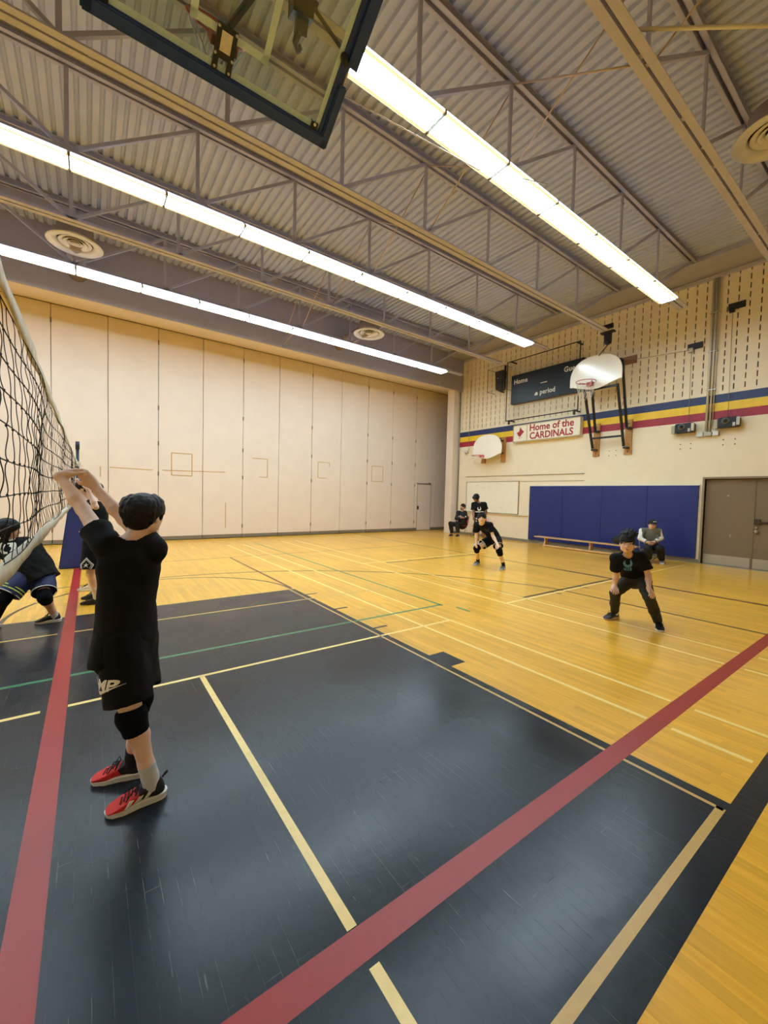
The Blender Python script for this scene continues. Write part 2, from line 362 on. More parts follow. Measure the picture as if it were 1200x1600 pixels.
# dark strips set in the slots, standing in for shade in the cavities
cav = MB()
for kk in range(kmin, kmax):
    cy = yb+(kk+.5)*PIT
    if cy > 12.62 or abs(cy-3.72) < .1 or cy < 1.2: continue
    cav.box(XR+.03, cy-.0122, SL0, XR+.06, cy+.0122, SL0+nz*PIT)
cav.build('slot_shade_strip', M_DARK, wall_right)
MB().box(XR+.19, YB, 0, XR+.25, 13.15, Z_DECK).build('block_core', M_CREAM, wall_right)
M_STB = mat('stripe_navy', (34, 52, 98), .5); M_STY = mat('stripe_yellow', (236, 196, 40), .5); M_STR = mat('stripe_red', (160, 34, 56), .5)
for m_, za, zb, nm in ((M_STB, 4.255, 4.47, 'navy'), (M_STY, 4.04, 4.255, 'yellow'), (M_STR, 3.825, 4.04, 'red')):
    MB().box(XR-.003, YB, za, XR, 12.74, zb).build('painted_stripe', m_, wall_right, label=nm+' band of the painted wall stripe')
# lip angle and soffit where the joists bear
MB().box(XR-.07, YB, 7.50, XR, 12.6, 7.55).build('trim_1', M_CHORD, kind='structure')
MB().box(12.3, YB, 7.62, XR+.2, 12.6, Z_DECK).build('trim_2', M_STEEL, kind='structure')
MB().box(XR-.012, 9.05, 0, XR, 12.74, .10).box(XR-.012, DY1+.05, 0, XR, 9.05, .10).build('baseboard_right', M_GREY, kind='structure')
# pilaster beside the partition pocket
MB().box(12.93, 12.75, 0, 13.32, 13.16, 6.66).build('trim_3', M_PART, kind='structure', bevel=.01)
MB().tube([(13.27, 12.70, 0), (13.27, 12.70, 7.5)], .026, 10).build('trim_4', mat('galvanised_pipe', (150, 142, 128), .4, .4), kind='structure')
MB().box(12.92, 12.738, 0, 13.3, 12.75, .1).build('baseboard_far', M_GREY, kind='structure')

# ---------------------------------------------------------------- folding partition (far wall)
far = MB().box(XL, 14.58, 0, 15.2, 14.66, Z_DECK).build('wall_far', M_PARTG, kind='structure')
edges = [-13.8+1.3*k for k in range(9)]+[-2.13, -.84, .45, 1.75, 3.05, 4.36, 5.67, 7.0, 8.3, 9.6, 10.92, 12.28, 13.6, 15.0]
for a, b in zip(edges[:-1], edges[1:]):
    sh = random.Random(int(a*7)).uniform(-.006, .006)
    MB().box(a+.007, 14.5+sh, .13, b-.007, 14.575, 6.60).build('partition_panel', M_PART, far, bevel=.006)
    MB().box(a+.012, 14.508, .02, b-.012, 14.56, .13).build('bottom_seal', M_PARTG, far)
MB().box(XL, 14.46, 6.60, 15.2, 14.58, 6.66).build('overhead_track', mat('track_brown', (96, 78, 66), .6), far)
hb = MB()
for x in (1.75, 4.36, 7.0, 9.6, 10.92, 12.28, -.84):
    for z in (.35, 2.05, 3.0, 4.1, 6.1): hb.box(x-.018, 14.488, z, x+.018, 14.505, z+.13)
hb.build('hinge', mat('hinge_steel', (120, 106, 92), .5, .3), far)
# faded wooden-tape targets stuck to the panels
tp = mat('old_tape', (196, 160, 104), .7, var=.2, vscale=30)
def tape(*segs):
    b = MB()
    for x0, z0, x1, z1 in segs:
        if abs(x1-x0) > abs(z1-z0): b.prism([(x0, 14.493, z0-.014), (x1, 14.493, z1-.014), (x1, 14.493, z1+.014), (x0, 14.493, z0+.014)], (0, 0, 0), (0, .012, 0))
        else: b.prism([(x0-.014, 14.493, z0), (x0+.014, 14.493, z0), (x1+.014, 14.493, z1), (x1-.014, 14.493, z1)], (0, 0, 0), (0, .012, 0))
    b.build('tape_mark', tp, far)
tape((2.12,2.80,2.72,2.80),(2.72,2.80,2.72,2.09),(2.72,2.09,2.12,2.09),(2.12,2.09,2.12,2.80)); tape((.48,2.24,1.6,2.22)); tape((1.86,2.23,3.77,2.27))
tape((4.69,2.82,5.25,2.82),(5.25,2.82,5.25,2.16),(5.25,2.16,4.95,2.16)); tape((7.28,2.86,7.79,2.86),(7.78,2.86,7.78,2.70),(7.28,2.86,7.28,2.24),(7.28,2.24,7.66,2.24))
tape((9.84,2.87,10.43,2.87),(10.43,2.87,10.43,2.21),(10.43,2.21,9.84,2.21),(9.84,2.21,9.84,2.87)); tape((3.79,.35,3.79,1.23)); tape((.26,1.95,.26,2.25))
# wicket door in the last panel
d2 = MB().box(12.45, 14.488, .02, 13.30, 14.505, 2.18).build('door_2', M_PART, kind='structure', bevel=.004)
MB().box(12.40, 14.47, 2.20, 13.28, 14.5, 2.235).box(13.14, 14.455, 2.2, 13.26, 14.5, 2.27).build('door_closer', mat('closer_steel', (140, 124, 106), .5, .3), d2)
MB().box(12.46, 14.47, 1.0, 12.54, 14.49, 1.16).build('door_latch', mat('latch_dark', (60, 52, 44), .5), d2)
MB().box(12.44, 14.484, .02, 12.452, 14.5, 2.19).box(13.30, 14.484, .02, 13.312, 14.5, 2.19).box(12.44, 14.484, 2.178, 13.312, 14.5, 2.19).build('door_gap', M_PARTG, d2)

# bulkhead over the partition
MB().box(XL, 12.6, 6.25, XR, 12.66, Z_DECK+.05).build('trim_5', M_BROWN, kind='structure')
sb = MB(); sb.prism([(XL, 12.665, 6.255), (XL, 14.5, 6.615), (XL, 14.5, 6.70), (XL, 12.665, 6.34)], (0, 0, 0), (XR+1.9-XL, 0, 0)); sb.build('trim_6', M_PART, kind='structure')
MB().box(XR+.02, 12.9, 0, XR+.06, 13.1, 7.8).box(15.1, 12.9, 0, 15.2, 14.7, Z_DECK).box(XR, 13.1, 6.9, 15.2, 14.6, 7.0).box(XR+.05, 12.9, 0, 15.2, 12.95, Z_DECK).build('trim_7', M_BROWN, kind='structure')
# unseen sides of the hall
MB().box(XL-.1, YB, 0, XL, 14.6, Z_DECK).build('wall_left', M_CREAM, kind='structure')
MB().box(XL, YB-.1, 0, XR+.3, YB, Z_DECK).build('wall_back', M_CREAM, kind='structure')

# ---------------------------------------------------------------- ceiling: fluted steel deck, flutes along Y
cm = MB(); per = .165; prof = []
x = XL
while x < XR+1.9:
    prof += [(x, 0), (x+.088, 0), (x+.108, .042), (x+.145, .042)]; x += per
vs = []; fs = []
for px_, pz in prof: vs += [(px_, YB, Z_DECK+pz), (px_, 14.7, Z_DECK+pz)]
for i in range(len(prof)-1): fs.append((2*i, 2*i+1, 2*i+3, 2*i+2))
cm.add(vs, fs); cm.build('ceiling', M_DECK, kind='structure')
MB().box(XL, YB, Z_DECK+.05, 15.2, 14.7, Z_DECK+.1).build('roof', M_DECK, kind='structure')

# ---------------------------------------------------------------- open-web joists along X
JY = [11.31, 9.48, 7.65, 5.81, 3.97, 2.14, .30, -1.53]
NX = [-.25+1.745*k for k in range(-6, 7)]
jnames = ['nearest the folding partition', 'second from the folding partition', 'third from the folding partition', 'fourth from the folding partition',
          'fifth from the folding partition', 'sixth from the folding partition', 'seventh from the folding partition', 'at the back wall']
def make_joist():
    j = empty('roof_joist', (0, 0, 0))
    t = MB()
    for s in (-1, 1):
        y0, y1 = (s*.02, s*.085) if s > 0 else (-.085, -.02)
        t.box(-12.8, y0, 7.735, 12.3, y1, 7.748); ya = .02*s; t.box(-12.8, min(ya, ya+.009*s), 7.64, 12.3, max(ya, ya+.009*s), 7.735)
        t.box(-12.8, y0, 7.64, 12.3, y1, 7.649)
    t.build('top_chord', M_STEEL, j)
    t = MB()
    for s in (-1, 1):
        y0, y1 = (.016, .105) if s > 0 else (-.105, -.016)
        t.box(-12.3, y0, 6.40, 11.85, y1, 6.41); ya = .016*s; t.box(-12.3, min(ya, ya+.009*s), 6.41, 11.85, max(ya, ya+.009*s), 6.49)
    for k in range(-10, 10): t.box(k*1.2, -.016, 6.42, k*1.2+.07, .016, 6.44)
    t.build('bottom_chord', M_CHORD, j)
    vme = MB().box(-.028, -.014, 6.42, .028, .014, 7.66).mesh('web_post', M_STEEL)
    for x in NX:
        o = link('web_post', vme, j, world=False); o.location = (x, 0, 0)
    for i, x in enumerate(NX):
        k = i-6
        tops = ([x+1.745] if k >= 0 else [])+([x-1.745] if k <= 0 else [])
        for tx in tops:
            if abs(tx) > 11: tx = 12.2 if tx > 0 else -12.7
            MB().bar((tx, 0, 7.655), (x, 0, 6.45), .05, .05, (0, 1, 0)).build('web_diagonal', M_STEEL, j)
    return j
j0 = make_joist()
for i, y in enumerate(JY):
    j = j0 if i == 0 else copy_tree(j0)
    j.location = (0, y, 0)
    tag(j, 'open-web steel roof joist, '+jnames[i], 'joist', 'open-web joists along the ceiling')
MB().box(XL+1, 11.40, 7.34, 12.3, 11.42, Z_DECK).build('trim_8', M_STEEL, kind='structure')
# crossed bridging rods in each bay
for i in range(len(JY)-2):
    a, b = JY[i], JY[i+1]
    if i == 6: continue
    o = empty('bridging_rods', (5.0, (a+b)/2, 6.5), 'crossed bridging rods between joists, bay '+['beside the bulkhead', 'second from the bulkhead', 'third from the bulkhead', 'above the black winch bracket', 'over the middle of the lit row', 'at the top corner of the view'][i], 'bracing', 'crossed bridging rods')
    M_ROD = mat('bridging_rod', (190, 166, 146), .5)
    MB().tube([(5.0, a-.03, 7.62), (5.04, b+.03, 6.50)], .012, 6).build('rod', M_ROD, o)
    MB().tube([(5.08, a-.03, 6.50), (5.04, b+.03, 7.62)], .012, 6).build('rod', M_ROD, o)
o = empty('bridging_rods', (5, 11.9, 6.5), 'crossed bridging rods running to the bulkhead face', 'bracing', 'crossed bridging rods')
MB().tube([(5.0, 11.34, 6.5), (5.0, 12.6, 6.3)], .012, 6).build('rod', M_ROD, o); MB().tube([(5.05, 11.34, 7.6), (5.05, 12.6, 6.6)], .012, 6).build('rod', M_ROD, o)

# ---------------------------------------------------------------- fluorescent fixtures hung below every other joist
M_HOUS = mat('fixture_enamel', (232, 222, 190), .4, var=.03)
M_LENS = mat('lit_lens', (255, 250, 235), .4, var=.01, emit=(LAMP_COL, LAMP))
PITX = 1.234
M_SIDE = mat('flange_painted_glow', (244, 228, 176), .4, var=.01, emit=((1, .90, .62), .55))  # enamel flange given a faint glow in place of light falling on it
M_UPL = mat('added_uplight', (250, 248, 240), .4, var=.01, emit=((.90, .97, 1.2), 2.2))  # added upward glow, hidden from below, to brighten the roof deck
M_EDG = mat('added_side_glow', (250, 246, 230), .4, var=.01, emit=((.95, 1.0, 1.0), 5.0))  # added outward glow strip to light the upper partition
M_ENDP = mat('fixture_end_plate', (74, 70, 60), .5)
M_LOUV = mat('louvre_grey', (150, 160, 150), .5)  # plain grey bars at one end of each lens
def make_light(n=1, name='ceiling_light'):
    o = empty(name, (0, 0, 0)); L = PITX*n
    h = MB().box(.004, -.186, 6.305, L-.004, .186, 6.33)
    h.prism([(0.004, -.182, 6.33), (.004, .182, 6.33), (.004, .10, 6.398), (.004, -.10, 6.398)], (0, 0, 0), (L-.008, 0, 0)); h.build('housing', M_HOUS, o)
    for k in range(n):
        a, b = k*PITX+.02, (k+1)*PITX-.02
        MB().box(a, -.138, 6.296, b, .138, 6.304).build('lens', M_LENS, o)
        MB().box(a, -.186, 6.300, b, -.141, 6.33).box(a, .141, 6.300, b, .186, 6.33).build('glow_flange', M_SIDE, o)
        MB().quad((a, .1885, 6.302), (b, .1885, 6.302), (b, .1885, 6.328), (a, .1885, 6.328)).quad((a, -.1885, 6.302), (a, -.1885, 6.328), (b, -.1885, 6.328), (b, -.1885, 6.302)).build('added_glow_strip', M_EDG, o)
        MB().quad((a, .187, 6.332), (b, .187, 6.332), (b, .11, 6.396), (a, .11, 6.396)).quad((a, -.187, 6.332), (a, -.11, 6.396), (b, -.11, 6.396), (b, -.187, 6.332)).build('added_uplight_panel', M_UPL, o)
        MB().box(k*PITX+.001, -.19, 6.288, k*PITX+.014, .19, 6.34).build('end_plate', M_ENDP, o)
        g = MB()
        for q in (.03, .05, .075, .10): g.box(b-q-.003, -.134, 6.2945, b-q+.003, .134-.5*q, 6.2955)
        for q in (-.09, -.05, .0, .05, .09): g.box(b-.10, q-.0015, 6.2945, b-.01, q+.0015, 6.2955)
        g.build('lens_louvre', M_LOUV, o)
    return o
l0 = make_light()
rows = [(3.97, 2.30, 7, 'in row by glass backboard'), (7.65, -1.46, 10, 'in the middle row'), (11.31, -1.46, 10, 'in row nearest the partition')]
ordn = ['first', 'second', 'third', 'fourth', 'fifth', 'sixth', 'seventh', 'eighth', 'ninth', 'tenth']
first = True
for y, xs, n, nm in rows:
    for k in range(n):
        o = l0 if first else copy_tree(l0); first = False
        o.location = (xs+k*PITX, y, 0)
        tag(o, 'lit fluorescent fixture, %s from scoreboard wall %s' % (ordn[n-1-k], nm), 'ceiling light', 'fluorescent fixtures '+nm)
# the part of each row beyond the left edge of the frame
lf = make_light(6)
for i, (y, xs) in enumerate(((3.97, -10.6), (7.65, -8.95), (11.31, -8.95))):
    o = lf if i == 0 else copy_tree(lf)
    o.location = (xs, y, 0); tag(o, 'run of lit fluorescent fixtures past the net, '+['in line with the glass backboard row', 'in line with the middle row', 'in line with the row nearest the partition'][i], 'ceiling light', 'fixture runs past the net')

# ---------------------------------------------------------------- round air diffusers
def diffuser(x, y, z, label, back=None):
    o = empty('air_diffuser', (x, y, z), label, 'air diffuser', 'round ceiling air diffusers')
    MD = mat('diffuser_enamel', (206, 202, 196), .45)
    b = MB().lathe([(.30, .10), (.33, .02), (.47, .0), (.485, .012), (.36, .05), (.31, .12)], (x, y, z), 40); b.build('outer_ring', MD, o)
    for r in (.31, .22, .13):
        MB().lathe([(r*.55, .07), (r*.62, .045), (r*.9, .015), (r*.92, .022), (r*.66, .06), (r*.55, .075)], (x, y, z+.02*(r/.3)), 36).build('cone_ring', MD, o)
    MB().lathe([(0, .01), (.07, .012), (.075, .03), (0, .05)], (x, y, z), 24).build('centre_disc', MD, o)
    MDU = mat('duct_brown', (150, 136, 128), .6)
    MB().lathe([(.31, .10), (.31, .34), (0, .36)], (x, y, z), 32).build('plenum_boot', MDU, o)
    if back: MB().tube([(x, y+.1, z+.2), (x, back, z+.2)], .19, 24).build('duct', MDU, o)
    else: MB().tube([(x, y, z+.3), (x, y, Z_DECK)], .05, 12).build('hanger', MDU, o)
    MB().lathe([(0, .2), (.3, .2)], (x, y, z), 24).build('throat', M_DARK, o)
diffuser(-.22, 10.75, 6.60, 'round pale air diffuser above the volleyball net', 12.6); diffuser(7.05, 10.72, 6.60, 'round pale air diffuser above the middle of the partition', 12.6)
diffuser(7.55, 1.55, 6.62, 'round pale air diffuser in the top corner near the scoreboard wall')

# ---------------------------------------------------------------- double doors in the right wall
M_DOOR = mat('door_brown', (122, 104, 78), .55, var=.03); M_FRAME = mat('door_frame_brown', (140, 122, 92), .5, var=.03)
M_KICK = mat('kick_plate_steel', (176, 166, 146), .4, .5, var=.04)
dr = empty('door_1', (XR, 2.74, 0), kind='structure')
MB().box(XR-.035, DY1, 0, XR+.12, DY1+.05, DH+.05).box(XR-.035, DY0-.05, 0, XR+.12, DY0, DH+.05).box(XR-.035, DY0, DH, XR+.12, DY1, DH+.05).build('door_frame', M_FRAME, dr, bevel=.004)
for nm, y0, y1 in (('a', 2.745, DY1-.004), ('b', DY0+.004, 2.735)):
    lf_ = MB().box(XR+.085, y0, .01, XR+.13, y1, DH-.006).build('door_leaf', M_DOOR, dr, bevel=.003)
    MB().box(XR+.081, y0+.02, .02, XR+.085, y1-.02, .27).build('kick_plate', M_KICK, lf_)
    if nm == 'a':
        MB().tube([(XR+.085, 3.26, 1.83), (XR+.075, 3.26, 1.83)], .018, 10).build('peephole', mat('peephole_brass', (236, 226, 196), .3, .3), lf_)
        MB().box(XR+.08, 3.17, .76, XR+.086, 3.185, .84).build('push_mark', M_KICK, lf_)
    else:
        MH = mat('exit_hardware', (72, 58, 44), .4, .4)
        MB().box(XR+.02, 2.60, 1.13, XR+.085, 2.72, 1.26).box(XR+.03, 1.80, 1.16, XR+.07, 2.66, 1.20).box(XR+.03, 1.8, 1.14, XR+.085, 1.88, 1.22).build('panic_bar', MH, lf_, bevel=.006)
        MB().lathe([(0, -.02), (.034, -.02), (.034, .02), (0, .02)], (XR+.07, 2.67, 1.05), 16).ball((XR+.045, 2.67, .95), .045, 8).build('door_knob', mat('knob_steel', (182, 168, 138), .3, .6), lf_)
MB().box(XR+.07, 2.725, 0, XR+.09, 2.765, DH).build('mullion', M_DOOR, dr)
MB().box(XR+.14, DY0, 0, XR+.18, DY1, DH).build('door_backing', M_DOOR, dr)
MB().box(XR-.03, DY0-.05, 0, XR+.14, DY1+.05, .008).build('threshold', M_KICK, dr)
# ================================================================ THINGS ON THE WALLS AND FLOOR
M_BLK = mat('black_powder_coat', (26, 26, 28), .45, .2); M_NAVY = mat('navy_pad_vinyl', (34, 62, 128), .45, bump=.05)
M_WHITE = mat('fibreglass_white', (238, 232, 218), .22, var=.015, coat=.4); M_ORANGE = mat('rim_orange', (196, 62, 40), .4)
M_RIMRED = mat('rim_red', (176, 50, 54), .4); M_NETW = mat('net_cord_white', (222, 216, 204), .8)
M_PLY = mat('varnished_plank', (186, 134, 70), .45, var=.18, vscale=5, stretch=(1, 1, 8)); M_PLYD = mat('brown_plank', (140, 96, 62), .5, var=.15, vscale=6)
M_STL = mat('zinc_steel', (200, 196, 184), .4, .25)

def hoop(parent, c, ax, r, m, drop, nets=M_NETW, n=12, tr=.010):
    """rim ring around axis ax at c plus a corded net hanging straight down"""
    c = Vector(c); ax = Vector(ax).normalized(); x = ax.orthogonal().normalized(); y = ax.cross(x)
    MB().tube([c+(x*math.cos(t)+y*math.sin(t))*r for t in [2*math.pi*k/40 for k in range(40)]], tr, 8, closed=True).build('rim', m, parent)
    nb = MB(); rows = 5
    for k in range(n):
        for s in (-1, 1):
            pts = []
            for q in range(rows+1):
                t = 2*math.pi*(k+s*q*.5)/n; rr = r*(1-.42*q/rows) if q < rows else r*.56
                pts.append(c+(x*math.cos(t)+y*math.sin(t))*rr+Vector((0, 0, -drop*q/rows)))
            nb.tube(pts, .0042, 5)
    nb.build('hoop_net', nets, parent)

def fan_outline(wd, ht, cut=.0):
    """fan backboard outline (y across, z up), flat bottom with clipped sides"""
    P = [(-wd/2, ht*.12), (-wd/2+.05, .0), (-wd*.12, 0), (wd*.12, 0), (wd/2-.05, .0), (wd/2, ht*.12), (wd/2, ht*.34)]
    for k in range(1, 24):
        t = math.pi*k/24; P.append((wd/2*math.cos(t)*(1-.03*math.sin(t)), ht*.34+ht*.66*math.sin(t)**.85))
    P.append((-wd/2, ht*.34)); return P
def fan_board(parent, X, yc, z0, wd, ht, tilt=0, swoop=True):
    """white fan board; lower edge rises in a curve to the sides of the rim"""
    pts = []
    N = 40
    for k in range(N+1):                                   # bottom edge: low in the middle third, higher at sides
        s = -1+2*k/N; a = abs(s)
        z = .16*min(1, max(0, (a-.12)/.78))**1.2
        pts.append((s*wd/2, z))
    for k in range(1, 48):
        t = math.pi*k/48; c = math.cos(t); sn = math.sin(t)
        e = 2/2.45
        pts.append((wd/2*math.copysign(abs(c)**e, c), .16+ht*.16+(ht-.16-ht*.16)*abs(sn)**e))
    b = MB(); n = len(pts); th = .03; cx = (0, ht*.5)
    f = [(X-th, yc-p[0], z0+p[1]) for p in pts]; bk = [(X, yc-p[0], z0+p[1]) for p in pts]
    b.add(f+bk+[(X-th, yc, z0+cx[1]), (X, yc, z0+cx[1])], [(i, (i+1) % n, 2*n) for i in range(n)]+[((i+1) % n+n, i+n, 2*n+1) for i in range(n)]+[((i+1) % n, i, i+n, (i+1) % n+n) for i in range(n)])
    bd = b.build('fan_board', M_WHITE, parent)
    e = MB(); e.tube([(X-th/2, yc-p[0], z0+p[1]) for p in pts], .017, 6, closed=True); e.build('rolled_edge', M_WHITE, bd)
    return bd

# ---- swing-up hoop over the cross-court lane
h = empty('basketball_hoop', (13.0, 6.3, 4.3), 'fan-shaped white basketball hoop on tall black swing-up frame above varnished wall planks', 'basketball hoop')
fan_board(h, 12.42, 6.36, 5.02, 1.54, .98)
hoop(h, (12.08, 6.46, 5.18), (0, 0, 1), .275, M_RIMRED, .52)
MB().box(12.30, 6.38, 5.10, 12.40, 6.56, 5.22).bar((12.36, 6.47, 5.16), (12.08, 6.28, 5.18), .03, .02).bar((12.36, 6.47, 5.16), (12.12, 6.68, 5.18), .03, .02).build('rim_bracket', M_RIMRED, h)
fr = MB()
for y in (6.70, 5.76):
    fr.bar((13.12, y, 3.29), (12.50, y-.02 if y < 6 else y+.02, 5.06), .06, .06); fr.bar((13.12, y-.06, 3.86), (12.55, y-.10, 5.75), .06, .06)
fr.bar((13.03, 6.70, 3.60), (13.03, 5.76, 3.60), .055, .055); fr.bar((12.50, 6.72, 5.02), (12.50, 5.74, 5.02), .055, .055)
fr.bar((12.52, 6.60, 5.76), (12.52, 5.66, 5.76), .05, .05)
fr.build('swing_frame', M_BLK, h)
for y in (6.66, 5.70):
    pl = MB().box(13.25, y-.10, 3.05, 13.3, y+.10, 4.10).build('wall_plank', M_PLY, h, bevel=.004)
    MB().box(13.06, y-.06, 3.22, 13.25, y+.06, 3.27).box(13.06, y-.12, 3.80, 13.25, y, 3.85).ball((13.24, y, 3.13), .016, 5).ball((13.24, y, 3.98), .016, 5).build('pivot_bracket', M_BLK, pl)
MB().box(13.25, 5.58, 5.79, 13.3, 7.05, 6.02).build('upper_plank', M_PLYD, h, bevel=.004)
MB().box(13.2, 5.95, 5.86, 13.25, 6.02, 5.95).build('plank_eye', M_BLK, h)
MB().tube([(11.91, 5.80, 6.03), (12.45, 6.32, 5.97)], .014, 6).build('lift_rod', M_BLK, h)
cl = empty('winch_bracket', (11.9, 5.78, 6.25), 'black hoist bracket clamped under end of joist above the swing-up hoop', 'bracket')
MB().box(11.80, 5.60, 6.36, 11.95, 5.96, 6.40).box(11.84, 5.64, 6.48, 11.9, 5.98, 6.60).build('clamp_plate', M_BLK, cl)
MB().box(11.83, 5.70, 6.12, 11.95, 5.86, 6.36).ball((11.89, 5.78, 6.12), .09, 6).build('pulley_housing', M_BLK, cl)

# ---- small fixed hoop by the partition
h2 = empty('basketball_hoop', (13.0, 10.7, 3.6), 'small white fan backboard low on the wall near the partition, orange rim', 'basketball hoop')
fan_board(h2, 12.86, 10.78, 3.20, 1.42, .92)
hoop(h2, (12.52, 10.98, 3.30), (0, 0, 1), .23, M_ORANGE, .30, n=10)
MB().box(12.7, 10.9, 3.24, 12.84, 11.05, 3.34).build('rim_bracket', M_ORANGE, h2)
for y in (10.30, 11.3): MB().box(13.24, y-.10, 3.05, 13.3, y+.10, 4.02).build('wall_plank', M_PLY, h2, bevel=.004)
MB().bar((13.24, 10.3, 3.4), (12.88, 10.45, 3.5), .05, .05).bar((13.24, 11.3, 3.4), (12.88, 11.1, 3.5), .05, .05).bar((13.24, 10.3, 3.9), (12.88, 10.45, 3.85), .05, .05).bar((13.24, 11.3, 3.9), (12.88, 11.1, 3.85), .05, .05).build('stand_off_bracket', M_BLK, h2)

# ---- scoreboard behind its wire guard
sbd = empty('scoreboard', (13.15, 8.55, 5.75), 'dark navy scoreboard lettered Home, Guest and period', 'scoreboard')
MB().box(13.10, 7.10, 5.22, 13.29, 9.92, 6.30).build('cabinet', mat('scoreboard_navy', (20, 28, 36), .4, var=.03), sbd, bevel=.008)
M_LET = mat('scoreboard_lettering', (214, 210, 200), .5); tb = MB(); ry, uz = (0, -1, 0), (0, 0, 1)
place_text(tb, 'Home', .24, (13.096, 9.50, 6.03), ry, uz, .006, 1.05, sx=.95); place_text(tb, 'Guest', .24, (13.096, 7.50, 6.04), ry, uz, .006, 1.05, sx=.95)
place_text(tb, 'period', .24, (13.096, 8.38, 5.46), ry, uz, .006, 1.05, sx=.9)
tb.add([(13.096, 8.89, 5.38), (13.096, 8.76, 5.38), (13.096, 8.76, 5.47), (13.096, 8.825, 5.50), (13.096, 8.89, 5.43)], [(0, 1, 2, 3, 4)])
tb.box(13.094, 8.41, 5.77, 13.1, 8.66, 5.80)
tb.build('lettering', M_LET, sbd)
cg = empty('wire_guard', (13.0, 8.6, 5.7), 'black framed wire mesh guard in front of the scoreboard', 'wire guard')
gy0, gy1, gz0, gz1, gx = 7.16, 10.0, 4.58, 6.80, 12.95
MB().tube([(gx, gy0, gz0), (gx, gy1, gz0), (gx, gy1, gz1), (gx, gy0, gz1)], .022, 8, closed=True).build('guard_frame', M_BLK, cg)
gm = MB(); wdt = .0011
for k in range(1, 48):
    y = gy0+(gy1-gy0)*k/48; gm.box(13.12-wdt, y-wdt, gz0, 13.12+wdt, y+wdt, gz1)
for k in range(1, 38):
    z = gz0+(gz1-gz0)*k/38; gm.box(13.12-wdt, gy0, z-wdt, 13.12+wdt, gy1, z+wdt)
gm.build('wire_mesh', mat('guard_wire', (128, 122, 110), .5, .4), cg, kind='stuff')
bk = MB()
for y in (7.28, 9.86):
    for z in (4.58, 6.80): bk.bar((gx, y, z), (13.3, y, z), .04, .04)
for y in (7.28, 9.86): bk.box(gx-.02, y-.03, 4.44, gx+.03, y+.03, 4.6)
bk.build('stand_off', M_BLK, cg)

# ---- club sign
sg = empty('wall_sign', (13.2, 8.45, 4.08), 'white HOME OF THE CARDINALS sign with red lettering and bird under the scoreboard', 'sign')
MB().box(13.14, 7.13, 3.76, 13.29, 9.78, 4.40).build('sign_box', mat('sign_face', (236, 226, 204), .4, var=.015), sg, bevel=.006)
sf = MB()
for a in ((7.13, 3.76, 9.78, 3.79), (7.13, 4.37, 9.78, 4.40), (7.13, 3.76, 7.16, 4.4), (9.75, 3.76, 9.78, 4.40), (9.165, 3.79, 9.18, 4.37)): sf.box(13.128, a[0], a[1], 13.145, a[2], a[3])
sf.build('sign_edging', mat('sign_trim', (176, 160, 128), .4), sg)
M_SRED = mat('sign_red', (164, 30, 44), .5); tb = MB()
place_text(tb, 'Home of the', .335, (13.134, 8.22, 4.225), ry, uz, .009, 1.0, sx=.98); place_text(tb, 'CARDINALS', .335, (13.134, 8.22, 3.93), ry, uz, .009, 1.0, sx=.93)
tb.build('sign_lettering', M_SRED, sg)
bird = [(-.0075, .214), (.03, .15), (.0675, .103), (.115, .055), (.1675, .01), (.11, -.03), (.08, -.069), (.04, -.115), (.005, -.148), (-.065, -.148), (-.06, -.12), (-.12, -.093), (-.10, -.057), (-.165, -.015), (-.095, .025), (-.05, .045), (-.03, .10)]
tb = MB(); tb.add([(13.134, 9.46-p[0], 4.11+p[1]) for p in bird], [tuple(range(len(bird)))])
tb.add([(13.134, 9.46-p[0], 4.11+p[1]) for p in ((-.035, -.16), (-.015, -.165), (-.03, -.25), (-.05, -.23))], [(0, 1, 2, 3)])
tb.add([(13.134, 9.46-p[0], 4.11+p[1]) for p in ((.0, -.19), (.09, -.175), (.09, -.19), (.0, -.205))], [(0, 1, 2, 3)])
tb.build('bird_emblem', M_SRED, sg)

# ---- loudspeaker in its wire box
sp = empty('loudspeaker', (13.1, 10.4, 6.2), 'dark loudspeaker in a wire cage beside the scoreboard', 'loudspeaker')
b = MB(); P = [(-.16, -.36), (.14, -.36), (.20, .34), (-.2, .34)]
b.prism([(12.98, 10.42-p[0]+.0, 6.26+p[1]) for p in P], (0, 0, 0), (.26, .03, -.03)); b.build('speaker_cabinet', mat('speaker_black', (28, 30, 36), .6, bump=.2, bscale=150), sp, bevel=.01)
MB().box(12.972, 10.44, 6.30, 12.982, 10.50, 6.33).build('speaker_badge', M_STL, sp)
MB().bar((13.1, 10.42, 5.92), (13.1, 10.42, 5.80), .05, .05).bar((13.1, 10.42, 5.82), (13.3, 10.42, 5.82), .05, .04).build('speaker_mount', M_BLK, sp)
b = MB(); cy0, cy1, cz0, cz1, cx0 = 10.06, 10.85, 5.82, 6.70, 12.82
for y in (cy0, cy1):
    for z in (cz0, cz1): b.tube([(cx0, y, z), (13.3, y, z)], .009, 5)
b.tube([(cx0, cy0, cz0), (cx0, cy1, cz0), (cx0, cy1, cz1), (cx0, cy0, cz1)], .009, 5, closed=True)
for k in range(1, 16): b.tube([(cx0, cy0+(cy1-cy0)*k/16, cz0), (cx0, cy0+(cy1-cy0)*k/16, cz1)], .0012, 4)
for k in range(1, 18): b.tube([(cx0, cy0, cz0+(cz1-cz0)*k/18), (cx0, cy1, cz0+(cz1-cz0)*k/18)], .0012, 4)
b.build('wire_cage', mat('cage_wire', (120, 110, 98), .5, .3), sp)
MB().box(12.84, 10.02, 5.84, 12.9, 10.06, 6.68).build('cage_edge', M_BLK, sp)

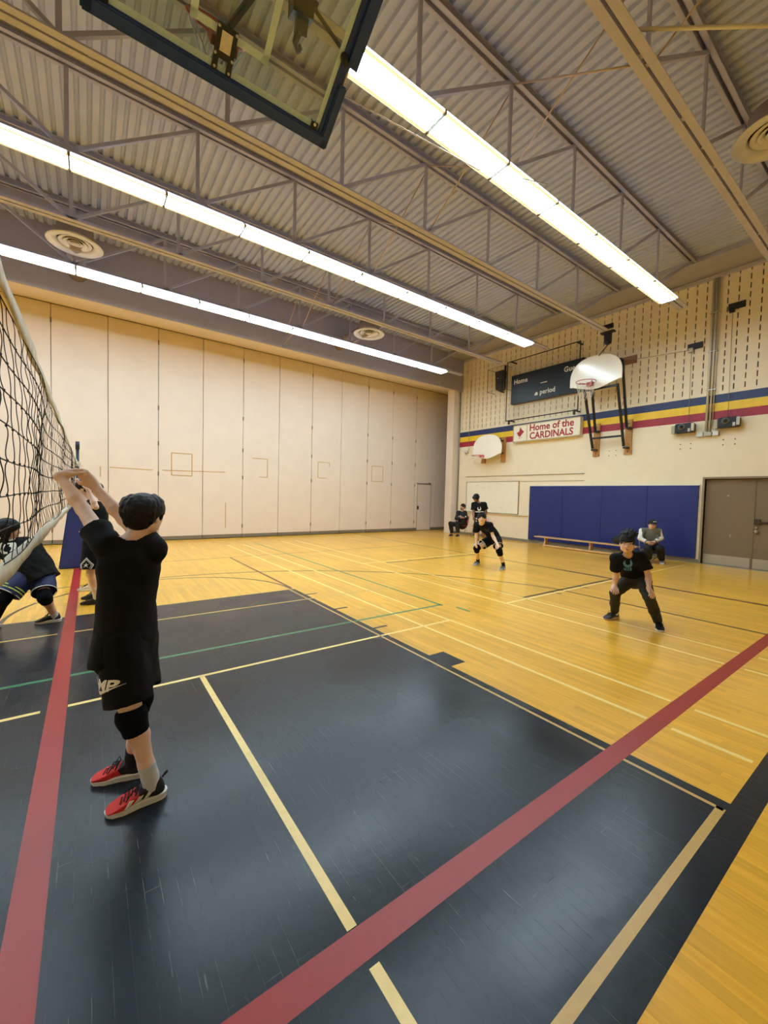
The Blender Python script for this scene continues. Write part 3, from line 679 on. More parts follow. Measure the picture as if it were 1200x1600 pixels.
# ---- whiteboard and the blank panel beside it
wb = empty('whiteboard', (13.28, 10.85, 1.65), 'smudged whiteboard on the wall behind the waiting players', 'whiteboard')
wbm = mat('whiteboard_enamel', (236, 230, 210), .3, var=.03, vscale=9)
MB().box(13.27, 9.54, 1.03, 13.3, 12.17, 2.28).build('board_face', wbm, wb)
fm = MB()
for a in ((9.52, 2.275, 12.19, 2.295), (9.52, 1.01, 9.545, 2.29), (12.165, 1.01, 12.19, 2.29), (9.52, 1.01, 12.19, 1.03)): fm.box(13.262, a[0], a[1], 13.3, a[2], a[3])
fm.build('board_frame', mat('board_frame_bronze', (150, 136, 100), .5, .2), wb)
MB().box(13.22, 9.1, .985, 13.3, 12.2, 1.0).build('chalk_tray', mat('tray_pale', (232, 222, 196), .4), wb)
sm = MB(); rg = random.Random(3)
for k in range(16):
    y = rg.uniform(9.7, 12.0); z = rg.uniform(1.2, 2.15); d = rg.uniform(.03, .16); sm.prism([(13.268, y, z), (13.268, y-d, z+rg.uniform(-.02, .03)), (13.268, y-d, z+.015), (13.268, y, z+.012)], (0, 0, 0), (.002, 0, 0))
sm.build('marker_smudge', mat('marker_grey', (206, 200, 182), .6), wb)
lg = MB().box(13.27, 7.02, 2.505, 13.3, 12.25, 2.525).box(13.285, 7.02, 2.272, 13.3, 9.5, 2.287).build('map_rail', mat('rail_bronze', (164, 150, 116), .5), None)
tag(lg, 'long thin bronze rail on the wall above the whiteboard', 'rail')

# ---- navy wall pads
pads = [(9.02, 7.72), (7.71, 6.40), (6.39, 5.09), (5.08, 3.86)]
M_PAD = mat('wall_pad_vinyl', (14, 36, 108), .42, var=.05, vscale=3, bump=.12, bscale=4)
pn = ['first from the whiteboard side', 'second from the whiteboard', 'behind the crouching boy with spiky hair', 'next to the brown double doors']
for k, (ya, yb_) in enumerate(pads):
    p = empty('wall_pad', (13.25, (ya+yb_)/2, 1.05), 'tall navy vinyl wall pad, '+pn[k], 'wall pad', 'navy wall pads')
    b = MB(); Ny, Nz = 10, 14; g = []
    for i in range(Ny+1):
        for j in range(Nz+1):
            sy = i/Ny; sz = j/Nz; e = min(sy, 1-sy, sz*1.5, (1-sz)*1.5); bul = .012*min(1, e*7)
            wr = .006*math.sin(9*sy+3*k)*math.exp(-((sz-.97)*7)**2)
            g.append((13.235-bul-wr, ya+(yb_-ya)*sy, .12+1.98*sz))
    b.add(g, [(i*(Nz+1)+j, i*(Nz+1)+j+1, (i+1)*(Nz+1)+j+1, (i+1)*(Nz+1)+j) for i in range(Ny) for j in range(Nz)], True)
    b.box(13.234, min(ya, yb_), .12, 13.295, max(ya, yb_), 2.10)
    b.build('pad_cover', M_PAD, p)
    MB().box(13.236, yb_-.002, .12, 13.29, yb_+.012, 2.10).build('pad_edge', mat('pad_edge_vinyl', (30, 34, 82), .5), p)
nb = MB().box(13.24, 3.84, 2.10, 13.3, 9.03, 2.12).build('pad_nailer', mat('nailer_white', (232, 226, 210), .5), None); tag(nb, 'white strip along the top of the navy wall pads', 'strip')

# ---- low wooden bench
bn = empty('gym_bench', (12.7, 6.6, 0), 'long low varnished wooden bench in front of the navy wall pads', 'bench')
M_BEN = mat('bench_wood', (206, 164, 112), .4, var=.12, vscale=6, stretch=(8, .6, 8))
MB().box(12.58, 5.05, .30, 12.86, 8.34, .335).build('seat_board', M_BEN, bn, bevel=.004)
for y in (7.95, 6.40, 5.2):
    b = MB(); b.prism([(12.62, y-.02, .30), (12.82, y-.02, .30), (12.79, y-.02, .20), (12.84, y-.02, 0), (12.60, y-.02, 0), (12.65, y-.02, .20)], (0, 0, 0), (0, .045, 0)); b.build('leg', M_BEN, bn)
MB().box(12.60, 5.1, .02, 12.66, 8.0, .07).build('stretcher', M_BEN, bn)
bg = MB().ball((12.72, 5.55, .47), (.13, .25, .13), 8).ball((12.72, 5.42, .52), (.11, .14, .14), 7).build('sports_bag', mat('bag_black', (22, 23, 27), .7, bump=.2), None)
tag(bg, 'black sports bag lying on the wooden bench behind the spiky-haired boy', 'bag')

# ---- conduits, winches, pulleys and cables
cd = empty('conduit', (13.25, 3.72, 3.5), 'pair of vertical steel conduits running up the scoreboard wall', 'conduit')
for y, rr, zb in ((3.775, .03, 3.55), (3.70, .024, 3.48), (3.645, .012, 3.6)): MB().tube([(13.25, y, zb), (13.25, y, 7.5)], rr, 10).build('pipe', M_STL, cd)
for z in (4.6, 5.6, 6.6): MB().box(13.22, 3.62, z, 13.29, 3.82, z+.025).build('strap', M_STL, cd)
MB().box(13.18, 3.64, 3.40, 13.29, 3.80, 3.50).build('junction_box', mat('box_grey', (186, 178, 158), .5), cd, bevel=.006)
b = MB()
for ya, yb_ in ((3.83, 3.97), (3.50, 3.62)):
    b.tube([(13.24, ya+.12*k/3*(yb_-ya)/.14, 3.44) for k in range(4)], .02, 6); b.box(13.2, min(ya, yb_), 3.40, 13.29, max(ya, yb_), 3.52)
b.build('flexible_whip', M_STL, cd)
M_MOT = mat('winch_black', (34, 34, 36), .45, .3)
for yc, zc, lab in ((4.21, 3.66, 'black hoist winch left of the conduits'), (3.27, 3.70, 'black hoist winch right of the conduits')):
    o = empty('hoist_winch', (13.15, yc, zc), lab+' below the wall stripe', 'winch', 'wall winches')
    MB().box(13.05, yc-.20, zc-.13, 13.28, yc+.22, zc+.12).build('winch_body', M_MOT, o, bevel=.02)
    MB().tube([(13.02, yc+.05, zc+.02), (13.05, yc+.05, zc+.02)], .085, 18).build('drum_flange', mat('winch_grey', (112, 116, 116), .4, .4), o)
    MB().tube([(13.01, yc+.05, zc+.02), (13.03, yc+.05, zc+.02)], .045, 14).build('drum_hub', M_MOT, o)
    MB().box(13.08, yc+.22, zc-.14, 13.26, yc+.31, zc+.08).build('gear_case', mat('winch_pale', (168, 158, 132), .5, .3), o, bevel=.01)
    MB().box(13.045, yc-.22, zc-.10, 13.1, yc-.16, zc+.10).box(13.04, yc-.14, zc-.12, 13.06, yc-.09, zc-.03).build('limit_switch', mat('switch_pale', (190, 184, 170), .5), o)
    hs = MB()
    for dy in (-.12, .12):
        for z in (zc-.42, zc-.55): hs.tube([(13.295, yc+dy+.02, z), (13.288, yc+dy+.02, z)], .014, 8)
    hs.build('anchor_hole', M_DARK, o)
hh = MB()
for y in (6.26, 6.05):
    for z in (3.05, 3.20): hh.tube([(13.297, y, z), (13.29, y, z)], .013, 8)
tag(hh.build('anchor_bolt_row', M_DARK, None), 'four small dark anchor holes between the varnished planks', 'anchor holes')
for yc, zc, zl, lab in ((4.13, 5.87, 3.78, 'dark pulley plate lower on the slotted wall'), (3.29, 6.65, 3.82, 'dark pulley plate high on the slotted wall')):
    o = empty('pulley_plate', (13.28, yc, zc), lab, 'pulley', 'wall pulley plates')
    MB().box(13.27, yc-.17, zc-.08, 13.3, yc+.17, zc+.08).build('mounting_plate', mat('pulley_plate_black', (34, 36, 40), .5), o)
    MB().lathe([(0, -.03), (.05, -.03), (.055, 0), (.05, .03), (0, .03)], (13.24, yc+.08, zc-.10), 14).box(13.2, yc+.03, zc-.16, 13.27, yc+.13, zc-.05).build('pulley', M_STL if zc < 6 else M_MOT, o)
    MB().tube([(13.22, yc+.06, zc-.1), (13.2, yc+.03, zl)], .006, 5).build('cable', mat('cable_grey', (140, 126, 104), .5), o)
o = MB().tube([(13.2, 4.2, 5.76), (13.2, 5.96, 5.90)], .006, 5).build('lift_cable', mat('cable_grey', (140, 126, 104), .5), None); tag(o, 'thin lift cable from the lower pulley to the brown plank', 'cable')
o = empty('pull_cord_hoist', (13.2, 12.0, 3.5), 'thin cord hanging down the wall beside the pilaster to a round cleat', 'cord')
MB().tube([(13.2, 12.05, 6.6), (13.22, 12.1, 3.62)], .010, 6).build('cord', mat('cord_tan', (150, 134, 104), .8), o)
MB().lathe([(0, 0), (.07, 0), (.075, .03), (.05, .05), (0, .05)], (13.2, 12.2, 3.55), 14).ball((13.2, 12.2, 3.58), .075, 7).ball((13.14, 12.22, 3.59), .035, 6).build('cleat', M_STL, o)
lead = MB().tube([(2.6, 3.05, 5.47), (5.9, 4.9, 6.35)], .006, 5) if False else None
# ---- glass backboard swung up below the roof
BO, BU, BN = Vector((.92, 3.71, 5.05)), Vector((0, -.839, .545)), Vector((0, .545, .839))
def bp(x, u, n=0.): return BO+Vector((x, 0, 0))+BU*u+BN*n
def bbox(mb, x0, x1, u0, u1, n0, n1):
    P = [bp(x, u, n) for n in (n0, n1) for u in (u0, u1) for x in (x0, x1)]
    return mb.add(P, [(0, 2, 3, 1), (4, 5, 7, 6), (0, 1, 5, 4), (2, 6, 7, 3), (0, 4, 6, 2), (1, 3, 7, 5)])
gb = empty('glass_backboard', bp(0, .5), 'glass backboard with navy padded edge swung up under the roof', 'backboard')
def glass_material():
    m = bpy.data.materials.new('backboard_glass'); m.use_nodes = True; nt = m.node_tree; N = nt.nodes; L = nt.links
    out = N['Material Output']; N.remove(N['Principled BSDF'])
    t = N.new('ShaderNodeBsdfTransparent'); t.inputs[0].default_value = (.80, .85, .80, 1)
    g = N.new('ShaderNodeBsdfGlossy'); g.inputs['Roughness'].default_value = .04
    d = N.new('ShaderNodeBsdfDiffuse'); d.inputs[0].default_value = (.5, .52, .46, 1)
    f = N.new('ShaderNodeFresnel'); f.inputs[0].default_value = 1.5
    n = N.new('ShaderNodeTexNoise'); n.inputs['Scale'].default_value = 5; n.inputs['Detail'].default_value = 5
    r = N.new('ShaderNodeMapRange'); r.inputs[1].default_value = .35; r.inputs[2].default_value = .75; r.inputs[3].default_value = .03; r.inputs[4].default_value = .12
    gg = N.new('ShaderNodeNewGeometry'); L.new(gg.outputs['Position'], n.inputs[0]); L.new(n.outputs['Fac'], r.inputs[0])
    m1 = N.new('ShaderNodeMixShader'); L.new(r.outputs[0], m1.inputs[0]); L.new(t.outputs[0], m1.inputs[1]); L.new(d.outputs[0], m1.inputs[2])
    m2 = N.new('ShaderNodeMixShader'); L.new(f.outputs[0], m2.inputs[0]); L.new(m1.outputs[0], m2.inputs[1]); L.new(g.outputs[0], m2.inputs[2])
    L.new(m2.outputs[0], out.inputs[0]); return m
bbox(MB(), -.86, .86, .045, 1.03, -.006, .006).build('glass_pane', glass_material(), gb)
M_BNAVY = mat('frame_navy_steel', (36, 62, 128), .4, .1)
b = MB(); bbox(b, -.915, -.855, .03, 1.07, -.025, .025); bbox(b, .855, .915, .03, 1.07, -.025, .025); bbox(b, -.915, .915, 1.01, 1.07, -.025, .025); bbox(b, -.915, .915, .02, .05, -.02, .02)
b.build('steel_frame', M_BNAVY, gb)
b = MB(); bbox(b, .90, .99, .57, 1.09, -.06, .06); bbox(b, -.99, -.90, .57, 1.09, -.06, .06); bbox(b, -.95, .95, 1.03, 1.09, -.05, .05); b.build('outer_rail', M_BNAVY, gb)
for x in (-.86, .86): MB().ball(bp(x, .60, -.03), .036, 6).ball(bp(x*1.03, .585, -.035), .030, 6).build('hinge_bolt', M_BLK, gb)
b = MB(); bbox(b, .925, .935, .42, .60, -.03, .04); bbox(b, -.935, -.925, .42, .60, -.03, .04); b.build('side_trim', M_STL, gb)
pdb = MB(); bbox(pdb, -.96, .96, -.05, .045, -.055, .055); bbox(pdb, .885, .965, -.05, .44, -.055, .055); bbox(pdb, -.965, -.885, -.05, .44, -.055, .055)
pdb.build('edge_padding', M_NAVY, gb, bevel=.012)
M_ETCH = mat('etched_border', (196, 220, 224), .5)
b = MB(); bbox(b, -.85, .85, .05, .095, -.009, -.0065); bbox(b, -.85, .85, .98, 1.02, -.009, -.0065)
for x in (-.85, .81): bbox(b, x, x+.04, .05, 1.02, -.009, -.0065)
for a in ((-.30, .30, .255, .305), (-.30, .30, .70, .75), (-.30, -.25, .25, .75), (.25, .30, .25, .75)): bbox(b, *a, -.009, -.0065)
b.build('white_border', M_ETCH, gb)
b = MB(); bbox(b, -.11, .04, .13, .33, -.035, -.01); bbox(b, -.11, -.07, .05, .13, -.035, -.01); bbox(b, .0, .04, .05, .13, -.035, -.01)
mp_ = b.build('mounting_plate', mat('plate_charcoal', (48, 52, 54), .5, .3), gb)
b = MB(); bbox(b, -.075, .005, .175, .295, -.0375, -.0355); b.build('maker_sticker', mat('sticker_tan', (214, 206, 190), .6, var=.1, vscale=40), mp_)
b = MB()
for x, u in ((-.10, .31), (.03, .31), (-.10, .15), (.03, .15), (-.09, .07), (.02, .07)): b.ball(bp(x, u, -.037), .011, 5)
b.build('plate_bolt', M_STL, mp_)
b = MB()
for x in (-.83, .80): bbox(b, x-.03, x+.03, .05, .10, -.03, .02)
b.build('corner_clip', M_BLK, gb); b = MB()
for x in (-.83, .80): b.ball(bp(x, .085, -.035), .014, 6)
b.build('clip_screw', M_WHITE, gb)
rc = bp(-.04, .20, .38); c = rc
MB().tube([c+Vector((math.cos(t), 0, 0))*.235+BN*(.235*math.sin(t)) for t in [2*math.pi*k/40 for k in range(40)]], .011, 8, closed=True).build('rim', M_ORANGE, gb)
b = MB(); b.bar(bp(-.12, .2, .01), bp(-.12, .2, .22), .03, .06, BU).bar(bp(.05, .2, .01), bp(.05, .2, .22), .03, .06, BU); b.build('rim_arm', M_ORANGE, gb)
b = MB()
for k in range(12):
    t0 = 2*math.pi*k/12
    for s in (-1, 1):
        p0 = c+Vector((math.cos(t0), 0, 0))*.235+BN*(.235*math.sin(t0)); t1 = t0+s*.5; p1 = c+(Vector((math.cos(t1), 0, 0))+BN*math.sin(t1))*.14+Vector((0, .06, -.20)); t2 = t0+s*1.0
        p2 = c+(Vector((math.cos(t2), 0, 0))+BN*math.sin(t2))*.10+Vector((0, .10, -.34)); b.tube([p0, p1, p2], .004, 4)
b.build('hoop_net', M_NETW, gb)
b = MB(); b.bar(bp(.50, .60, .16), bp(.42, 1.15, .52), .17, .16, BN); b.bar(bp(.52, .52, .13), bp(.50, .66, .17), .09, .08, BN); b.bar(bp(.36, .74, .25), bp(.62, .72, .25), .05, .05, BN)
b.bar(bp(.60, .70, .22), bp(.86, .62, .03), .03, .03, BN); b.bar(bp(-.05, .25, .05), bp(.42, 1.0, .42), .04, .05, BN); b.bar(bp(.42, 1.1, .5), (1.3, 2.20, 6.9), .12, .12); b.bar(bp(-.6, 1.05, .05), (.2, 2.15, 6.9), .08, .08); b.bar(bp(.86, 1.05, .05), (1.9, 2.15, 6.9), .08, .08)
b.tube([bp(.50, .54, .12), bp(.49, .47, .10), bp(.52, .43, .10), bp(.545, .46, .11)], .03, 8); b.build('support_mast', mat('mast_charcoal', (58, 62, 60), .5, .3), gb)
hc = MB().tube([bp(.99, .38, 0), (4.2, 3.84, 5.98), (5.6, 3.72, 6.36)], .007, 5).build('hoist_cable', mat('cable_bright', (206, 200, 190), .3, .6), None)
tag(hc, 'bright steel hoist cable running from the glass backboard to the lit fixture row', 'cable')
ul = MB().tube([(4.62, 2.1, 6.52), (6.9, .36, 6.6)], .02, 6).build('tie_bar', mat('tie_bar_pale', (206, 196, 172), .5), None); tag(ul, 'pale diagonal tie bar between the joists in the top corner', 'bar')

# ---- volleyball net, post and post pad
NXP = -.197
def ztop(y): return 2.235-.011*(y-.6) if y < 10.5 else 2.13
def zbot(y): return 1.345+.002*(y-.6)
vn = empty('volleyball_net', (NXP, 5.5, 1.3), 'black corded volleyball net with grubby white tapes above the red centre line', 'net')
M_CORD = mat('net_cord_black', (20, 18, 17), .8); M_TAPE = mat('net_tape_grubby', (214, 208, 190), .8, var=.14, vscale=14, bump=.3, bscale=30)
NY0, NY1 = .62, 10.36
nr = random.Random(11)
def belly(y, s): return .02*math.sin(y*1.3)*math.sin(math.pi*s)+.012*math.sin(y*3.1+2*s)
def npt(y, s): return Vector((NXP+belly(y, s), y, (ztop(y)-.06)*(1-s)+(zbot(y)+.05)*s))
cb = MB(); rows = 8; ncv = 97
for r_ in range(rows+1):
    s = r_/rows; pts = [npt(NY0+(NY1-NY0)*k/120, s)+Vector((0, 0, .004*math.sin(k*.55+r_*2))) for k in range(121)]
    cb.tube(pts, .0019, 5, cap=False)
for k in range(ncv+1):
    y = NY0+(NY1-NY0)*k/ncv; pts = []
    ph = nr.random()*6; am = nr.uniform(.004, .013)
    for q in range(57):
        s = q/56; wob = am*1.25*math.sin(s*21+ph)*abs(math.sin(math.pi*q/7))**.6
        pts.append(npt(y, s)+Vector((.4*wob, wob, 0)))
    cb.tube(pts, .0015, 4, cap=False)
    for r_ in range(1, rows): cb.ball(npt(y, r_/rows), (.0034, .0045, .0045), 4)
cb.build('netting', M_CORD, vn)
def tapeband(zf, hgt, nm):
    b = MB(); n = 160; fr_ = []; t = .004
    for k in range(n+1):
        y = NY0+(NY1-NY0)*k/n; z = zf(y); w = .003*math.sin(k*.41)+.002*math.sin(k*.83)
        fr_ += [(NXP-t+w, y, z-hgt/2), (NXP+t+w, y, z-hgt/2), (NXP+t-w, y, z+hgt/2), (NXP-t-w, y, z+hgt/2)]
    f = []
    for k in range(n):
        for q in range(4): f.append((4*k+q, 4*k+(q+1) % 4, 4*k+4+(q+1) % 4, 4*k+4+q))
    b.add(fr_, f, True); return b.build(nm, M_TAPE, vn)
tapeband(lambda y: ztop(y)-.03, .065, 'top_tape'); tapeband(lambda y: zbot(y)+.025, .060, 'bottom_tape')
vp = empty('volleyball_post', (NXP, 10.5, 0), 'slim dark navy volleyball post at the far end of the net', 'post')
M_POST = mat('post_navy', (26, 32, 58), .4, .2)
MB().tube([(NXP, 10.5, 0), (NXP, 10.5, 2.42)], .028, 14).build('pole', M_POST, vp); MB().tube([(NXP, 10.5, 2.40), (NXP, 10.5, 2.56)], .036, 14).build('pole_cap', M_POST, vp)
MB().box(NXP-.05, 10.42, 2.05, NXP+.05, 10.46, 2.15).build('net_hook', M_STL, vp)
pp = MB(); pp.prism([(-.50, 10.12, 0), (.16, 10.12, 0), (.0, 10.12, 1.30), (-.335, 10.12, 1.30)], (0, 0, 0), (0, .33, 0))
po = pp.build('post_pad', mat('post_pad_blue', (22, 42, 108), .5, var=.05, vscale=4, bump=.1, bscale=5), None, bevel=.02); tag(po, 'tapered blue foam pad wrapped around the base of the volleyball post', 'pad')
# joint positions of every figure (metres): head centre, shoulders, elbows, wrists, fingertips, hips, knees, ankles, toes
POSE = {
 'P1': dict(hd=(0.241, 2.528, 1.475), sL=(0.069, 2.522, 1.321), sR=(0.279, 2.516, 1.290), eL=(-0.028, 2.762, 1.496), wL=(-0.133, 2.922, 1.677), fL=(-0.056, 2.942, 1.714), eR=(0.160, 2.746, 1.438), wR=(0.022, 2.906, 1.632), fR=(-0.026, 2.919, 1.693), hL=(0.127, 2.467, 0.831), hR=(0.205, 2.594, 0.778), kL=(0.168, 2.369, 0.464), kR=(0.204, 2.444, 0.508), aL=(0.260, 2.351, 0.082), aR=(0.193, 2.604, 0.083), tL=(0.064, 2.347, -0.001), tR=(0.029, 2.657, -0.002)),
 'P2': dict(hd=(-0.128, 7.024, 1.605), sL=(-0.049, 6.893, 1.380), sR=(0.073, 7.015, 1.385), eL=(0.007, 6.604, 1.364), wL=(-0.067, 6.668, 1.565), fL=(-0.081, 6.695, 1.657), eR=(0.075, 7.222, 1.099), wR=(-0.023, 7.162, 0.949), fR=(-0.053, 7.180, 0.875), hL=(-0.030, 6.889, 0.842), hR=(0.042, 7.034, 0.822), kL=(-0.052, 6.811, 0.440), kR=(0.041, 6.989, 0.410), aL=(0.017, 6.866, 0.093), aR=(0.026, 7.206, 0.083), tL=(-0.140, 6.914, -0.004), tR=(-0.116, 7.244, 0.008)),
 'P9': dict(hd=(0.066, 7.810, 1.580), sL=(0.025, 7.767, 1.370), sR=(0.148, 7.802, 1.370), eL=(-0.000, 7.713, 1.164), wL=(-0.048, 7.679, 1.029), fL=(-0.080, 7.699, 0.960), eR=(0.163, 7.780, 1.159), wR=(0.144, 7.661, 0.976), fR=(0.128, 7.668, 0.886), hL=(0.023, 7.742, 0.843), hR=(0.106, 7.867, 0.828), kL=(-0.003, 7.680, 0.484), kR=(0.095, 7.794, 0.460), aL=(0.021, 7.805, 0.099), aR=(0.113, 7.947, 0.082), tL=(-0.126, 7.871, 0.031), tR=(-0.029, 7.986, 0.017)),
 'P3': dict(hd=(-0.767, 6.374, 1.101), sL=(-0.798, 6.388, 0.929), sR=(-0.596, 6.401, 0.902), eL=(-0.907, 6.309, 0.732), wL=(-0.991, 6.192, 0.884), fL=(-1.032, 6.200, 0.955), eR=(-0.508, 6.618, 0.848), wR=(-0.616, 6.863, 0.708), fR=(-0.656, 6.890, 0.658), hL=(-0.557, 6.197, 0.624), hR=(-0.463, 6.313, 0.596), kL=(-0.780, 6.036, 0.351), kR=(-0.419, 5.996, 0.342), aL=(-0.882, 6.233, 0.072), aR=(-0.340, 6.184, 0.073), tL=(-1.006, 6.154, -0.072), tR=(-0.458, 6.193, -0.003)),
 'P4': dict(hd=(7.168, 6.087, 1.153), sL=(7.415, 6.048, 1.005), sR=(7.270, 6.338, 0.987), eL=(7.421, 5.969, 0.763), wL=(7.349, 5.778, 0.597), fL=(7.306, 5.705, 0.494), eR=(7.322, 6.362, 0.744), wR=(7.298, 6.333, 0.568), fR=(7.202, 6.274, 0.475), hL=(7.654, 6.042, 0.672), hR=(7.731, 6.233, 0.649), kL=(7.440, 5.790, 0.433), kR=(7.305, 6.334, 0.432), aL=(7.619, 5.791, 0.100), aR=(7.567, 6.497, 0.088), tL=(7.263, 5.649, -0.005), tR=(7.231, 6.415, 0.004)),
 'P7': dict(hd=(5.452, 2.294, 1.084), sL=(5.696, 2.208, 0.926), sR=(5.496, 2.450, 0.881), eL=(5.754, 2.153, 0.684), wL=(5.604, 2.082, 0.543), fL=(5.535, 2.018, 0.493), eR=(5.614, 2.476, 0.649), wR=(5.614, 2.493, 0.501), fR=(5.518, 2.423, 0.433), hL=(5.931, 2.293, 0.608), hR=(5.893, 2.418, 0.589), kL=(5.626, 2.085, 0.435), kR=(5.620, 2.483, 0.400), aL=(5.926, 2.071, 0.067), aR=(5.850, 2.573, 0.085), tL=(5.701, 1.959, 0.014), tR=(5.639, 2.624, 0.025)),
 'P5': dict(hd=(10.731, 9.395, 1.587), sL=(11.001, 9.251, 1.396), sR=(10.659, 9.437, 1.388), eL=(11.053, 9.199, 1.112), wL=(10.789, 9.136, 0.964), fL=(10.605, 9.142, 0.901), eR=(10.620, 9.389, 1.083), wR=(10.466, 9.244, 0.896), fR=(10.479, 9.170, 0.858), hL=(10.984, 9.295, 0.798), hR=(10.785, 9.378, 0.795), kL=(10.922, 9.196, 0.409), kR=(10.706, 9.292, 0.408), aL=(11.035, 9.219, 0.048), aR=(10.779, 9.283, 0.054), tL=(10.825, 9.123, 0.004), tR=(10.504, 9.294, 0.000)),
 'P6': dict(hd=(12.480, 11.631, 1.224), sL=(12.603, 11.592, 0.987), sR=(12.293, 11.694, 0.983), eL=(12.607, 11.515, 0.752), wL=(12.304, 11.554, 0.832), fL=(12.182, 11.581, 0.832), eR=(12.118, 11.623, 0.752), wR=(12.192, 11.448, 0.788), fR=(12.276, 11.388, 0.816), hL=(12.617, 11.617, 0.453), hR=(12.392, 11.657, 0.455), kL=(12.139, 11.598, 0.544), kR=(11.963, 11.787, 0.534), aL=(12.216, 11.583, 0.149), aR=(12.113, 11.843, 0.129), tL=(11.964, 11.515, 0.060), tR=(11.898, 11.810, 0.060)),
 'P8': dict(hd=(12.243, 4.552, 1.009), sL=(12.391, 4.462, 0.857), sR=(12.089, 4.718, 0.844), eL=(12.423, 4.403, 0.654), wL=(12.114, 4.438, 0.561), fL=(12.012, 4.474, 0.545), eR=(11.991, 4.717, 0.640), wR=(11.963, 4.547, 0.556), fR=(11.998, 4.484, 0.544), hL=(12.438, 4.504, 0.399), hR=(12.255, 4.636, 0.393), kL=(12.089, 4.287, 0.410), kR=(11.832, 4.474, 0.402), aL=(12.277, 4.294, 0.074), aR=(12.003, 4.495, 0.099), tL=(12.005, 4.181, 0.027), tR=(11.683, 4.415, 0.034)),
}
